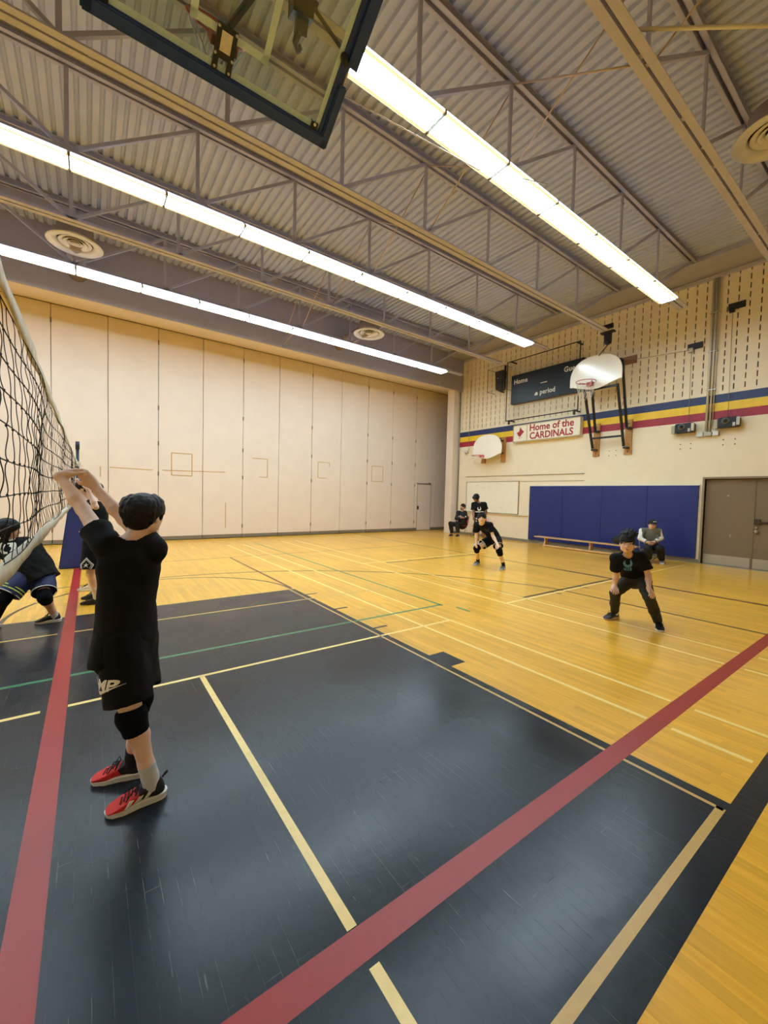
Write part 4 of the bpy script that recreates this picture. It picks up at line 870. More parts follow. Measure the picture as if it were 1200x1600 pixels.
# ================================================================ PEOPLE
# Each body is one continuous skin grown as a smooth distance field and meshed with surface nets; hair, clothes and shoes are its children.
_E = [((0,0,0),(1,0,0)),((0,1,0),(1,1,0)),((0,0,1),(1,0,1)),((0,1,1),(1,1,1)),((0,0,0),(0,1,0)),((1,0,0),(1,1,0)),((0,0,1),(0,1,1)),((1,0,1),(1,1,1)),((0,0,0),(0,0,1)),((1,0,0),(1,0,1)),((0,1,0),(0,1,1)),((1,1,0),(1,1,1))]
def V(*a): return np.array(a[0] if len(a) == 1 else a, float)
def nrm(v): v = np.asarray(v, float); return v/(np.linalg.norm(v)+1e-9)
class Field:
    def __init__(s, lo, hi, h):
        s.lo = np.asarray(lo, float); s.h = h; s.n = np.ceil((np.asarray(hi)-s.lo)/h).astype(int)+2
        s.D = np.full(s.n, .5, np.float32); s.ax = [(s.lo[i]+h*np.arange(s.n[i])).astype(np.float32) for i in range(3)]
    def sub(s, lo, hi):
        a = np.clip(np.floor((np.asarray(lo)-s.lo)/s.h).astype(int), 0, s.n); b = np.clip(np.ceil((np.asarray(hi)-s.lo)/s.h).astype(int)+1, 0, s.n)
        if (b <= a).any(): return None
        sl = tuple(slice(a[i], b[i]) for i in range(3))
        return sl, (s.ax[0][sl[0]][:, None, None], s.ax[1][sl[1]][None, :, None], s.ax[2][sl[2]][None, None, :])
    def put(s, d, lo, hi, k, cuts, mode):
        r = s.sub(lo, hi)
        if r is None: return
        sl, P = r; e = d(P).astype(np.float32)
        for p0, nn in cuts: e = np.maximum(e, (P[0]-p0[0])*nn[0]+(P[1]-p0[1])*nn[1]+(P[2]-p0[2])*nn[2])
        A = s.D[sl]
        if mode == 'sub': e = -e; t = np.clip(.5-.5*(e-A)/k, 0, 1) if k else (e < A); s.D[sl] = (A*t+e*(1-t)+k*t*(1-t)) if k else np.maximum(A, e)
        elif mode == 'and': s.D[sl] = np.maximum(A, e)
        elif k: t = np.clip(.5+.5*(A-e)/k, 0, 1); s.D[sl] = A*(1-t)+e*t-k*t*(1-t)
        else: s.D[sl] = np.minimum(A, e)
    def lim(s, a, b, ra, rb, k=.02, side=None, ratio=1., ratio_b=None, cuts=(), mode='add'):
        """tapered limb from a to b; cross-section widened along side by ratio"""
        a = V(a); b = V(b); ab = b-a; L2 = ab@ab+1e-12; rb_ = ratio if ratio_b is None else ratio_b
        if side is not None: side = nrm(np.asarray(side)-ab*((np.asarray(side)@ab)/L2))
        def d(P):
            x, y, z = P[0]-a[0], P[1]-a[1], P[2]-a[2]
            t = np.clip((x*ab[0]+y*ab[1]+z*ab[2])/L2, 0, 1); x = x-t*ab[0]; y = y-t*ab[1]; z = z-t*ab[2]
            q = x*x+y*y+z*z
            if side is not None:
                u = x*side[0]+y*side[1]+z*side[2]; rr = ratio+(rb_-ratio)*t; q = q-u*u+(u/rr)**2
            return np.sqrt(q)-(ra+(rb-ra)*t)
        m = max(ra, rb)*max(1, ratio if side is not None else 1, rb_ if side is not None else 1)+k+2*s.h+.01
        s.put(d, np.minimum(a, b)-m, np.maximum(a, b)+m, k, cuts, mode); return s
    def chain(s, pts, rs, k=.02, **kw):
        for i in range(len(pts)-1): s.lim(pts[i], pts[i+1], rs[i], rs[i+1], k, **kw)
        return s
    def ell(s, c, r, B=None, k=.02, cuts=(), mode='add'):
        c = V(c); r = V(r) if not np.isscalar(r) else V(r, r, r); B = np.eye(3) if B is None else B
        def d(P):
            x, y, z = P[0]-c[0], P[1]-c[1], P[2]-c[2]
            u = [(x*B[i][0]+y*B[i][1]+z*B[i][2]) for i in range(3)]
            k0 = np.sqrt((u[0]/r[0])**2+(u[1]/r[1])**2+(u[2]/r[2])**2); k1 = np.sqrt((u[0]/r[0]**2)**2+(u[1]/r[1]**2)**2+(u[2]/r[2]**2)**2)+1e-6
            return k0*(k0-1)/k1
        m = r.max()+k+2*s.h+.01; s.put(d, c-m, c+m, k, cuts, mode); return s
    def half(s, p0, n):
        P = (s.ax[0][:, None, None], s.ax[1][None, :, None], s.ax[2][None, None, :])
        s.D = np.maximum(s.D, (P[0]-p0[0])*n[0]+(P[1]-p0[1])*n[1]+(P[2]-p0[2])*n[2]); return s
    def wrinkle(s, amp, freq, seed=0, stretch=(1, 1, 1)):
        rg = np.random.RandomState(seed); P = (s.ax[0][:, None, None]*stretch[0], s.ax[1][None, :, None]*stretch[1], s.ax[2][None, None, :]*stretch[2]); o = 0
        for i in range(5):
            v = rg.normal(size=3); v = v/np.linalg.norm(v)*freq*(.6+.35*i); v2 = rg.normal(size=3)*freq*.4
            o = o+np.sin(P[0]*v[0]+P[1]*v[1]+P[2]*v[2]+rg.rand()*6+1.2*np.sin(P[0]*v2[0]+P[1]*v2[1]+P[2]*v2[2]))/(1+.5*i)
        s.D = s.D+(amp*o*.5).astype(np.float32); return s
    def mesh(s):
        D = s.D; I = D < 0; n = np.array(D.shape)-1
        c = [I[dx:dx+n[0], dy:dy+n[1], dz:dz+n[2]] for dx in (0, 1) for dy in (0, 1) for dz in (0, 1)]
        anyi = c[0].copy(); alli = c[0].copy()
        for q in c[1:]: anyi |= q; alli &= q
        act = anyi & ~alli; idx = np.argwhere(act)
        if len(idx) == 0: return np.zeros((0, 3)), np.zeros((0, 4), int)
        acc = np.zeros((len(idx), 3)); cnt = np.zeros(len(idx))
        def val(o): return D[idx[:, 0]+o[0], idx[:, 1]+o[1], idx[:, 2]+o[2]]
        for a, b in _E:
            va, vb = val(a), val(b); m = (va < 0) != (vb < 0); t = np.where(m, va/np.where(m, va-vb, 1), 0)
            acc[m] += (np.array(a)+t[:, None]*(np.array(b)-np.array(a)))[m]; cnt[m] += 1
        v = (idx+acc/cnt[:, None])*s.h+s.lo
        num = np.full(act.shape, -1, np.int32); num[tuple(idx.T)] = np.arange(len(idx)); F = []
        for ax in range(3):
            o1, o2 = [(1, 2), (2, 0), (0, 1)][ax]
            sl0 = [slice(None)]*3; sl1 = [slice(None)]*3; sl0[ax] = slice(0, -1); sl1[ax] = slice(1, None)
            A = I[tuple(sl0)]; Bm = I[tuple(sl1)]; e = np.argwhere(A != Bm)
            ok = (e[:, o1] > 0) & (e[:, o2] > 0) & (e[:, o1] < n[o1]) & (e[:, o2] < n[o2]); e = e[ok]
            s0 = A[tuple(e.T)]
            def cell(d1, d2): q = e.copy(); q[:, o1] += d1; q[:, o2] += d2; return num[tuple(q.T)]
            q = np.stack([cell(-1, -1), cell(0, -1), cell(0, 0), cell(-1, 0)], 1); q[~s0] = q[~s0][:, ::-1]; F.append(q)
        return v, np.concatenate(F)
    def build(s, name, m, parent, smooth_it=1, label=None, kind=None):
        v, f = s.mesh()
        if len(f) and (f < 0).any(): f = f[(f >= 0).all(1)]
        if smooth_it and len(f):
            e = np.concatenate([f[:, [0, 1]], f[:, [1, 2]], f[:, [2, 3]], f[:, [3, 0]]])
            for _ in range(smooth_it):
                for w_ in (.5, -.45):
                    a = np.zeros_like(v); ct = np.zeros(len(v))
                    np.add.at(a, e[:, 0], v[e[:, 1]]); np.add.at(ct, e[:, 0], 1); v = v+w_*(a/np.maximum(ct, 1)[:, None]-v)
        me = bpy.data.meshes.new(name); me.vertices.add(len(v)); me.vertices.foreach_set('co', v.astype(np.float32).ravel())
        me.loops.add(len(f)*4); me.loops.foreach_set('vertex_index', f.astype(np.int32).ravel()); me.polygons.add(len(f))
        me.polygons.foreach_set('loop_start', np.arange(0, len(f)*4, 4, dtype=np.int32)); me.polygons.foreach_set('loop_total', np.full(len(f), 4, np.int32))
        me.update(calc_edges=True); me.polygons.foreach_set('use_smooth', [True]*len(f)); me.materials.append(m)
        return tag(link(name, me, parent), label, kind=kind)

def skin(name, rgb): 
    m = mat(name, rgb, .5, var=.05, vscale=14, bump=.03, bscale=140)
    b = m.node_tree.nodes['Principled BSDF']; b.inputs['Subsurface Weight'].default_value = .12; b.inputs['Subsurface Radius'].default_value = (.012, .005, .003); return m
M_HAIR = mat('black_hair', (11, 9, 9), .5, spec=.3, var=.3, vscale=30, stretch=(6, 6, 1), bump=.4, bscale=90)
M_EYEW = mat('eye_white', (214, 206, 198), .3); M_IRIS = mat('dark_iris', (30, 20, 16), .2); M_LIP = mat('lip', (156, 96, 84), .5)
M_SOLEW = mat('sole_white', (226, 224, 220), .5, var=.03); M_SOCKB = mat('sock_black', (22, 22, 24), .9); M_SOCKG = mat('sock_grey', (200, 204, 210), .95, bump=.4, bscale=260); M_SOCKW = mat('sock_white', (222, 220, 214), .95)
M_TEE = mat('black_tee_cotton', (12, 12, 13), .85, var=.15, vscale=8, bump=.1, bscale=320, spec=.25)
M_SHORT = mat('black_shorts_polyester', (9, 9, 11), .75, var=.15, vscale=8, bump=.08, bscale=200, spec=.2)
M_PADK = mat('knee_pad_black', (10, 11, 16), .9, spec=.15, bump=.2, bscale=160)
M_LACE = mat('lace_black', (16, 15, 15), .8); M_PRINTW = mat('print_white', (226, 222, 214), .6)

def hand(F, W, tip, nrml, thumb, curl, S=1.0, rf=.0082, spread=1.):
    """palm, four curled fingers and a thumb grown from wrist W"""
    W = V(W); d = nrm(V(tip)-W); n = nrm(V(nrml)-d*(V(nrml)@d)); s = np.cross(d, n)*thumb
    F.lim(W-d*.01*S, W+d*.035*S, .024*S, .028*S, .015, side=s, ratio=1.15)
    off = [.027, .009, -.009, -.026]; ln = [.062, .070, .066, .052]
    for i in range(4):
        kn = W+(d*.078+s*off[i]*spread+n*-.002)*S; F.lim(W+(d*.02+s*off[i]*.5)*S, kn, .016*S, .0125*S, .012)
        p = kn; dr = d+s*off[i]*2.2*(spread-.4); a = 0
        for q, (fr_, ca) in enumerate(((.45, 1.05), (.30, 1.45), (.25, .9))):
            a += ca*curl*(1-.06*i*0); v_ = nrm(dr)*math.cos(a)+n*math.sin(a); p2 = p+v_*ln[i]*fr_*S
            F.lim(p, p2, rf*S*(1-.08*q), rf*S*(.94-.1*q), .004); p = p2
    t0 = W+(d*.018+s*.020)*S; t1 = t0+(d*.034+s*.026+n*.010*(1+curl))*S; t2 = t1+(d*.030*(1-.4*curl)+s*.004+n*.018*curl)*S; t3 = t2+(d*.022*(1-.5*curl)-s*.006*curl+n*.014*curl)*S
    F.lim(t0, t1, .0145*S, .0115*S, .012).lim(t1, t2, .0105*S, .0092*S, .004).lim(t2, t3, .0090*S, .0072*S, .004)

def head_basis(face, up):
    y = nrm(face); x = nrm(np.cross(y, up)); z = np.cross(x, y); return np.array([x, y, z])
def head(F, c, B, S=1.):
    def L(x, y, z): return V(c)+(B[0]*x+B[1]*y+B[2]*z)*S
    def R(*r): return [q*S for q in r]
    F.ell(L(0, -.012, .035), R(.073, .092, .082), B, .02).ell(L(0, .022, -.022), R(.062, .066, .082), B, .025)
    F.ell(L(0, .052, -.078), R(.026, .024, .022), B, .022)
    for sx in (-1, 1):
        F.ell(L(sx*.036, .05, -.022), R(.024, .026, .026), B, .02); F.ell(L(sx*.045, .0, -.055), R(.022, .04, .03), B, .025)
        F.ell(L(sx*.031, .090, .012), R(.017, .013, .0105), B, .010, mode='sub')
        F.ell(L(sx*.074, -.008, -.006), R(.011, .021, .033), B, .008); F.ell(L(sx*.082, -.002, -.004), R(.006, .011, .02), B, .006, mode='sub')
        F.lim(L(sx*.012, .082, .030), L(sx*.046, .074, .030), .009*S, .008*S, .012)
        F.ell(L(sx*.011, .089, -.026), R(.009, .010, .008), B, .006)
    F.lim(L(0, .078, .020), L(0, .098, -.018), .0085*S, .0105*S, .012).ell(L(0, .100, -.020), R(.0105, .010, .009), B, .008)
    F.ell(L(0, .082, -.048), R(.024, .010, .0075), B, .010).ell(L(0, .081, -.058), R(.019, .010, .0075), B, .008)
    F.lim(L(-.02, .092, -.053), L(.02, .092, -.053), .0022*S, .0022*S, .003, mode='sub')
    return L
def face_bits(parent, L, B, S, brow=True):
    for sx in (-1, 1):
        ew = Field(L(sx*.031, .076, .012)-.03*S, L(sx*.031, .076, .012)+.03*S, .0016*S*1.2).ell(L(sx*.031, .074, .012), [.0135*S, .012*S, .0085*S], B, 0).build('eye', M_EYEW, parent, 0)
        Field(L(sx*.031, .084, .012)-.012*S, L(sx*.031, .084, .012)+.012*S, .0012*S).ell(L(sx*.031, .0825, .012), [.0058*S, .0045*S, .0062*S], B, 0).build('iris', M_IRIS, ew, 0)
        b = MB(); b.tube([Vector(L(sx*.030+sx*q, .0875-abs(q)*.22, .0195-q*q*14)) for q in (-.014, -.006, .002, .010, .016)], [.0010*S, .0017*S, .002*S, .0017*S, .0009*S], 6); b.build('eyelid', M_HAIR, parent)
        if brow:
            b = MB(); b.tube([Vector(L(sx*(.014+q), .0955-q*.35, .033+.004*math.sin(q*80))) for q in (0, .009, .018, .027, .034)], [.0022*S, .0032*S, .0034*S, .003*S, .0012*S], 6); b.build('eyebrow', M_HAIR, parent)
    b = MB(); b.tube([Vector(L(q, .0925-q*q*14, -.0515+abs(q)*.02)) for q in (-.021, -.011, 0, .011, .021)], [.001*S, .0034*S, .0026*S, .0034*S, .001*S], 6)
    b.tube([Vector(L(q, .0915-q*q*14, -.0575)) for q in (-.017, -.009, 0, .009, .017)], [.001*S, .0036*S, .0044*S, .0036*S, .001*S], 6); b.build('lips', M_LIP, parent)

def hair_tufts(F, L, S, seed, n, rule, r=.010, k=.012):
    rg = random.Random(seed)
    for i in range(n):
        p, q, rr = rule(rg)
        m = (np.array(p)+np.array(q))/2*1.0; bow = rg.uniform(-.006, .006)
        F.lim(L(*p), L(m[0]+bow, m[1]+bow*.6, m[2]+.006), rr*S, rr*.8*S, k).lim(L(m[0]+bow, m[1]+bow*.6, m[2]+.006), L(*q), rr*.8*S, rr*.18*S, k)

def shoe(parent, ank, toe, L=.25, up=None, sole=None, hi=1., lace=True, h=.004, z0=.0, stripes=None, heel=None, tabm=None, name='shoe', wid=1.0):
    ank = V(ank); toe = V(toe); d = nrm(V(toe[0]-ank[0], toe[1]-ank[1], 0)); s = V(-d[1], d[0], 0); o = V(ank[0], ank[1], z0)-d*L*.24
    def P(x, y, z): return o+d*x*L/.25+s*y*wid+V(0, 0, z)
    lo = np.minimum(P(-.02, 0, 0), P(.27, 0, 0))-.08; hi_ = np.maximum(P(-.02, 0, 0), P(.27, 0, 0))+.08; lo[2] = z0-.02; hi_[2] = z0+.17
    def upper(F, e=0.):
        F.lim(P(.042, 0, .045), P(.052, 0, .085), .034+e, .034+e, .02).lim(P(.05, 0, .055), P(.125, 0, .060), .036+e, .033+e, .02, side=s, ratio=1.05)
        F.lim(P(.12, 0, .060), P(.185, 0, .036), .034+e, .031+e, .02, side=s, ratio=1.18).lim(P(.17, 0, .036), P(.217, .003, .034), .033+e, .0295+e, .02, side=s, ratio=1.46)
        return F
    F = upper(Field(lo, hi_, h)); F.half(P(0, 0, .02), V(0, 0, -1)); F.half(P(.055, 0, .098*hi), nrm(V(0, 0, 1)+d*.35))
    u = F.build(name, up, parent, 1)
    G = Field(lo, hi_, h)
    for a, b, ra, rb in ((.035, .10, .034, .033), (.10, .175, .033, .043), (.175, .205, .043, .037)):
        G.lim(P(a, 0, .0), P(b, .003 if b > .15 else 0, .0), ra*wid, rb*wid, .03)
    ax = [G.ax[i].reshape([-1 if j == i else 1 for j in range(3)]) for i in range(3)]
    G = Field(lo, hi_, h)
    def foot2d(Pq):
        out = None
        for a, b, ra, rb in ((.036, .10, .037, .036), (.10, .172, .036, .046), (.172, .203, .046, .040)):
            A = P(a, 0, 0); Bq = P(b, .003, 0); ab = Bq-A; x = Pq[0]-A[0]; y = Pq[1]-A[1]; t = np.clip((x*ab[0]+y*ab[1])/(ab@ab), 0, 1)
            e = np.sqrt((x-t*ab[0])**2+(y-t*ab[1])**2)-(ra+(rb-ra)*t)*wid
            out = e if out is None else np.minimum(out, e)
        f = (Pq[0]-o[0])*d[0]+(Pq[1]-o[1])*d[1]; spring = np.clip((f-.20*L/.25)/.06, 0, 1)**2*.010; thick = .036-.012*np.clip((f-.10*L/.25)/.09, 0, 1)
        zz = Pq[2]-z0-.001
        return np.maximum(np.maximum(out-.004+.002*np.sin(zz*160), spring-zz), zz-thick*np.ones_like(out))
    G.put(foot2d, lo, hi_, 0, (), 'add'); sl = G.build('sole', sole or M_SOLEW, u, 1)
    if heel is not None:
        K = upper(Field(lo, hi_, h*.8), .0022); K.half(P(0, 0, .036), V(0, 0, -1)); K.half(P(.055, 0, .099*hi), nrm(V(0, 0, 1)+d*.35)); K.half(P(.088, 0, 0), nrm(d-V(0, 0, .45))); K.build('heel_collar', heel, u, 1)
    if stripes is not None:
        for q in range(3):
            K = upper(Field(lo, hi_, h*.6), .0032); x0 = .084+q*.033
            K.half(P(x0, 0, .034), -nrm(d*1+V(0, 0, .75))); K.half(P(x0+.019, 0, .034), nrm(d*1+V(0, 0, .75))); K.half(P(0, 0, .028), V(0, 0, -1)); K.half(P(0, 0, .074-.008*q), V(0, 0, 1)); K.half(P(0, .012, 0)*1, -s if stripes > 0 else s*1.) if stripes > 0 else K.half(P(0, -.012, 0), s)
            K.build('stripe', M_PRINTW, u, 0)
    if tabm is not None:
        b = MB(); b.tube([Vector(P(.014-.016*math.sin(t), 0, .108+.030*t/3.1)) for t in np.linspace(0, 1.6, 5)]+[Vector(P(.004+.005*k, 0, .120-.007*k)) for k in range(4)], .0055, 6); b.build('heel_tab', tabm, u)
    if lace:
        b = MB(); r = .0024 if h > .004 else .0028
        for q in range(5):
            x = .118+q*.014; zt = .094-q*.0085
            b.tube([Vector(P(x, -.024, zt-.010)), Vector(P(x+.004, -.010, zt)), Vector(P(x+.006, .010, zt)), Vector(P(x+.012, .024, zt-.012))], r, 5)
        b.tube([Vector(P(.112, 0, .099)), Vector(P(.118, .03, .112)), Vector(P(.125, .045, .088)), Vector(P(.13, .04, .074)), Vector(P(.118, .01, .096))], r, 5)
        b.tube([Vector(P(.112, 0, .099)), Vector(P(.125, -.03, .108)), Vector(P(.14, -.045, .082)), Vector(P(.145, -.036, .07)), Vector(P(.118, -.005, .096))], r, 5)
        b.tube([Vector(P(.112, .0, .1)), Vector(P(.145, .028, .084)), Vector(P(.165, .036, .056))], r, 5); b.tube([Vector(P(.112, .0, .1)), Vector(P(.15, -.026, .082)), Vector(P(.165, -.044, .052))], r, 5)
        b.build('lace', M_LACE, u)
    return u

def band(name, m, parent, pts, rs, h, k=.01, label=None, side=None, ratio=1., amp=0):
    """sleeve of cloth along a limb with flat ends"""
    pts = [V(p) for p in pts]; mx = max(rs)*max(1, ratio)+.02
    F = Field(np.min(pts, 0)-mx, np.max(pts, 0)+mx, h)
    c0 = (pts[0], -nrm(pts[1]-pts[0])); c1 = (pts[-1], nrm(pts[-1]-pts[-2]))
    for i in range(len(pts)-1): F.lim(pts[i], pts[i+1], rs[i], rs[i+1], k, cuts=(c0, c1), side=side, ratio=ratio)
    if amp: F.wrinkle(amp, 60, 3)
    return F.build(name, m, parent, 1, label=label)
def ringband(name, m, parent, a, b, r, t=.003, n=28, label=None):
    """thin cloth edging: a short hollow ring around a limb"""
    a = V(a); b = V(b); d = nrm(b-a); x = nrm(np.cross(d, V(.3, .5, .8))); y = np.cross(d, x); o = MB(); pr_ = [(a, r-t), (a, r+t*.4), (b, r+t*.4), (b, r-t)]
    vs = [tuple(c+(x*math.cos(2*math.pi*k/n)+y*math.sin(2*math.pi*k/n))*q) for k in range(n) for c, q in pr_]
    o.add(vs, [(4*k+i, 4*((k+1) % n)+i, 4*((k+1) % n)+(i+1) % 4, 4*k+(i+1) % 4) for k in range(n) for i in range(4)], True); return o.build(name, m, parent, label=label)
def mixp(a, b, t): return V(a)*(1-t)+V(b)*t

def torso_path(J, bend=0., n=9, back=None):
    """positions, side vectors from hips to shoulder line"""
    mh = (V(J['hL'])+V(J['hR']))/2; ms = (V(J['sL'])+V(J['sR']))/2; sh = nrm(V(J['hR'])-V(J['hL'])); ss = nrm(V(J['sR'])-V(J['sL'])); up = nrm(ms-mh)
    out = []
    for i in range(n):
        t = i/(n-1); sd = nrm(sh*(1-t)+ss*t); fw_ = np.cross(up, sd)   # points to the front
        out.append((mh*(1-t)+ms*t-fw_*bend*math.sin(math.pi*t), sd, fw_, t))
    return out, up

SPEC = dict(neck=.047, ua=.041, ub=.035, fa=.035, fb=.0225, ta=.072, tb=.050, ca=.050, cb=.034, calf=.048, k=.03)
def body(name, J, face, hup, skinm, parent, h, hs=1., R=1., hands=None, arms=True, legs=True, bend=0., headz=None, tors=(.125, .085, .112, .078, .13, .092)):
    P = {k: V(v) for k, v in J.items()}; al = np.array(list(P.values())); S_ = SPEC
    B = head_basis(face, hup); hc = P['hd']
    F = Field(np.minimum(al.min(0), hc-.14)-.16, np.maximum(al.max(0), hc+.14)+.16, h)
    tp, up = torso_path(J, bend); ms = (P['sL']+P['sR'])/2
    for i in range(len(tp)-1):
        def rad(t):
            if t < .45: u = t/.45; return tors[0]*(1-u)+tors[2]*u, tors[1]*(1-u)+tors[3]*u
            u = (t-.45)/.55; return tors[2]*(1-u)+tors[4]*u, tors[3]*(1-u)+tors[5]*u
        a, b = rad(tp[i][3]), rad(tp[i+1][3])
        if i < len(tp)-2: F.lim(tp[i][0], tp[i+1][0], a[1]*R, b[1]*R, .03, side=tp[i][1], ratio=a[0]/a[1], ratio_b=b[0]/b[1])
    F.lim(P['sL'], P['sR'], .050*R, .050*R, .04)
    nb = ms+up*.02; L = head(F, hc, B, hs)
    F.lim(nb, L(0, -.022, -.055), S_['neck']*R*1.08, S_['neck']*R*.98, .028)
    for s in 'LR':
        if arms:
            sh, e, w = P['s'+s], P['e'+s], P['w'+s]
            F.lim(sh, mixp(sh, e, .45), S_['ua']*R*1.12, S_['ua']*R, .035).lim(mixp(sh, e, .45), e, S_['ua']*R, S_['ub']*R*.95, .02)
            F.lim(e, mixp(e, w, .3), S_['ub']*R*.95, S_['fa']*R*1.03, .02).lim(mixp(e, w, .3), w, S_['fa']*R*1.03, S_['fb']*R, .02)
            if hands and s in hands:
                n_, th, cu, sp = hands[s]; hand(F, w, P['f'+s], n_, th, cu, R*1.02, max(.0082, h*1.05), sp)
        if legs:
            hp, kn, an = P['h'+s], P['k'+s], P['a'+s]
            kd = nrm(kn-(hp+an)/2+V(1e-4, 0, 0))
            F.lim(hp, mixp(hp, kn, .5), S_['ta']*R*1.05, S_['ta']*R*.92, .03).lim(mixp(hp, kn, .5), kn, S_['ta']*R*.92, S_['tb']*R, .02)
            cm_ = mixp(kn, an, .30)-kd*.012; F.lim(kn, cm_, S_['ca']*R*.98, S_['calf']*R, .02).lim(cm_, mixp(kn, an, .7), S_['calf']*R, S_['cb']*R*1.05, .02).lim(mixp(kn, an, .7), an, S_['cb']*R*1.05, S_['cb']*R, .02)
            F.lim(an, an-V(0, 0, .03), S_['cb']*R, .034*R, .01)
    b = F.build('body', skinm, parent, 1)
    return b, L, B

def tee(J, parent, m, h, hem=.10, R=1., slv=.62, bend=0., amp=.004, seed=1, fat=1., slr=(.060, .072), tors=(.165, .118, .150, .112, .152, .110), name='t_shirt', neckr=.062, hemdir=None, long=False, extra=None, necku=.03, shr=1.):
    """T-shirt: trunk with a flat hem below the hips, sleeves with open flat ends, scooped neck"""
    P = {k: V(v) for k, v in J.items()}; tp, up = torso_path(J, bend); al = np.array([P[k] for k in ('sL', 'sR', 'eL', 'eR', 'hL', 'hR')]+([P['wL'], P['wR']] if long else []))
    F = Field(al.min(0)-.26, al.max(0)+.26, h)
    p0 = tp[0][0]-up*hem; cut = (p0, -up if hemdir is None else -nrm(hemdir))
    pts = [(p0-up*.02, tp[0][1], 0)]+[(a, b, t) for a, b, _, t in tp]
    def rad(t):
        if t < .45: u = t/.45; return tors[0]*(1-u)+tors[2]*u, tors[1]*(1-u)+tors[3]*u
        u = (t-.45)/.55; return tors[2]*(1-u)+tors[4]*u, tors[3]*(1-u)+tors[5]*u
    for i in range(len(pts)-2):
        a, b = rad(pts[i][2]), rad(pts[i+1][2]); g = 1.05 if i == 0 else 1
        F.lim(pts[i][0], pts[i+1][0], a[1]*R*fat*g, b[1]*R*fat, .03, side=pts[i][1], ratio=a[0]/a[1], ratio_b=b[0]/b[1], cuts=(cut,))
    F.lim(P['sL'], P['sR'], .066*R*shr, .066*R*shr, .04); ms = (P['sL']+P['sR'])/2
    F.lim(P['sL'], ms+up*.035, .05*R*shr, .058*R, .03).lim(P['sR'], ms+up*.035, .05*R*shr, .058*R, .03)
    for s in 'LR':
        sh, e = P['s'+s], P['e'+s]; t = mixp(sh, e, slv if not long else 1.)
        if long:
            w = P['w'+s]; F.lim(sh, e, .058*R, .052*R, .035).lim(e, mixp(e, w, .93), .054*R, .040*R, .02, cuts=((mixp(e, w, .93), nrm(w-e)),))
        else:
            F.lim(sh, mixp(sh, e, slv+.1), slr[0]*R, slr[1]*R, .035, cuts=((t, nrm(e-sh)),))
            if h < .0075: F.lim(mixp(sh, e, slv-.10), mixp(sh, e, slv+.2), slr[1]*R*.84, slr[1]*R*.88, .004, mode='sub', cuts=((mixp(sh, e, slv-.08), nrm(sh-e)),))
    if extra: extra(F)
    F.wrinkle(amp, 26, seed, (1, 1, .6)); F.wrinkle(amp*.5, 62, seed+5)
    F.lim(ms+up*necku, ms+up*.25+(P['hd']-ms)*.2, neckr*R, neckr*R*1.2, .008, mode='sub')
    F.lim(p0-up*.1, p0+up*.02, tors[1]*R*fat*.86, tors[1]*R*fat*.86, .004, side=tp[0][1], ratio=tors[0]/tors[1], mode='sub', cuts=((p0+up*.022, up),))
    return F.build(name, m, parent, 1)
def shorts(J, parent, m, h, ln=.72, R=1., r=(.088, .098), amp=.003, seed=2, waist=.10, name='shorts', full=False, wr=(.15, .105), cuffr=.05):
    P = {k: V(v) for k, v in J.items()}; tp, up = torso_path(J); al = np.array([P[k] for k in ('hL', 'hR', 'kL', 'kR')]+([P['aL'], P['aR']] if full else []))
    F = Field(al.min(0)-.25, al.max(0)+.25, h); w = tp[0][0]+up*waist; mh = tp[0][0]
    F.lim(mh-up*.02, w, wr[1]*R*1.05, wr[1]*R, .03, side=tp[0][1], ratio=wr[0]/wr[1], cuts=((w, up),))
    for s in 'LR':
        hp, kn, an = P['h'+s], P['k'+s], P['a'+s]
        if not full:
            e = mixp(hp, kn, ln); F.lim(hp, mixp(hp, kn, ln+.1), r[0]*R, r[1]*R, .03, cuts=((e, nrm(kn-hp)),)); F.lim(mixp(hp, kn, ln-.07), mixp(hp, kn, ln+.2), r[1]*R*.86, r[1]*R*.89, .004, mode='sub', cuts=((mixp(hp, kn, ln-.06), nrm(hp-kn)),))
        else:
            e = mixp(kn, an, .93); F.lim(hp, kn, r[0]*R, r[1]*R, .03).lim(kn, mixp(kn, an, .5), r[1]*R, cuffr*R*1.22, .02).lim(mixp(kn, an, .5), e, cuffr*R*1.22, cuffr*R, .02, cuts=((e, nrm(an-kn)),))
    F.wrinkle(amp, 30, seed, (1, 1, .7)); F.wrinkle(amp*.5, 70, seed+3)
    return F.build(name, m, parent, 1)

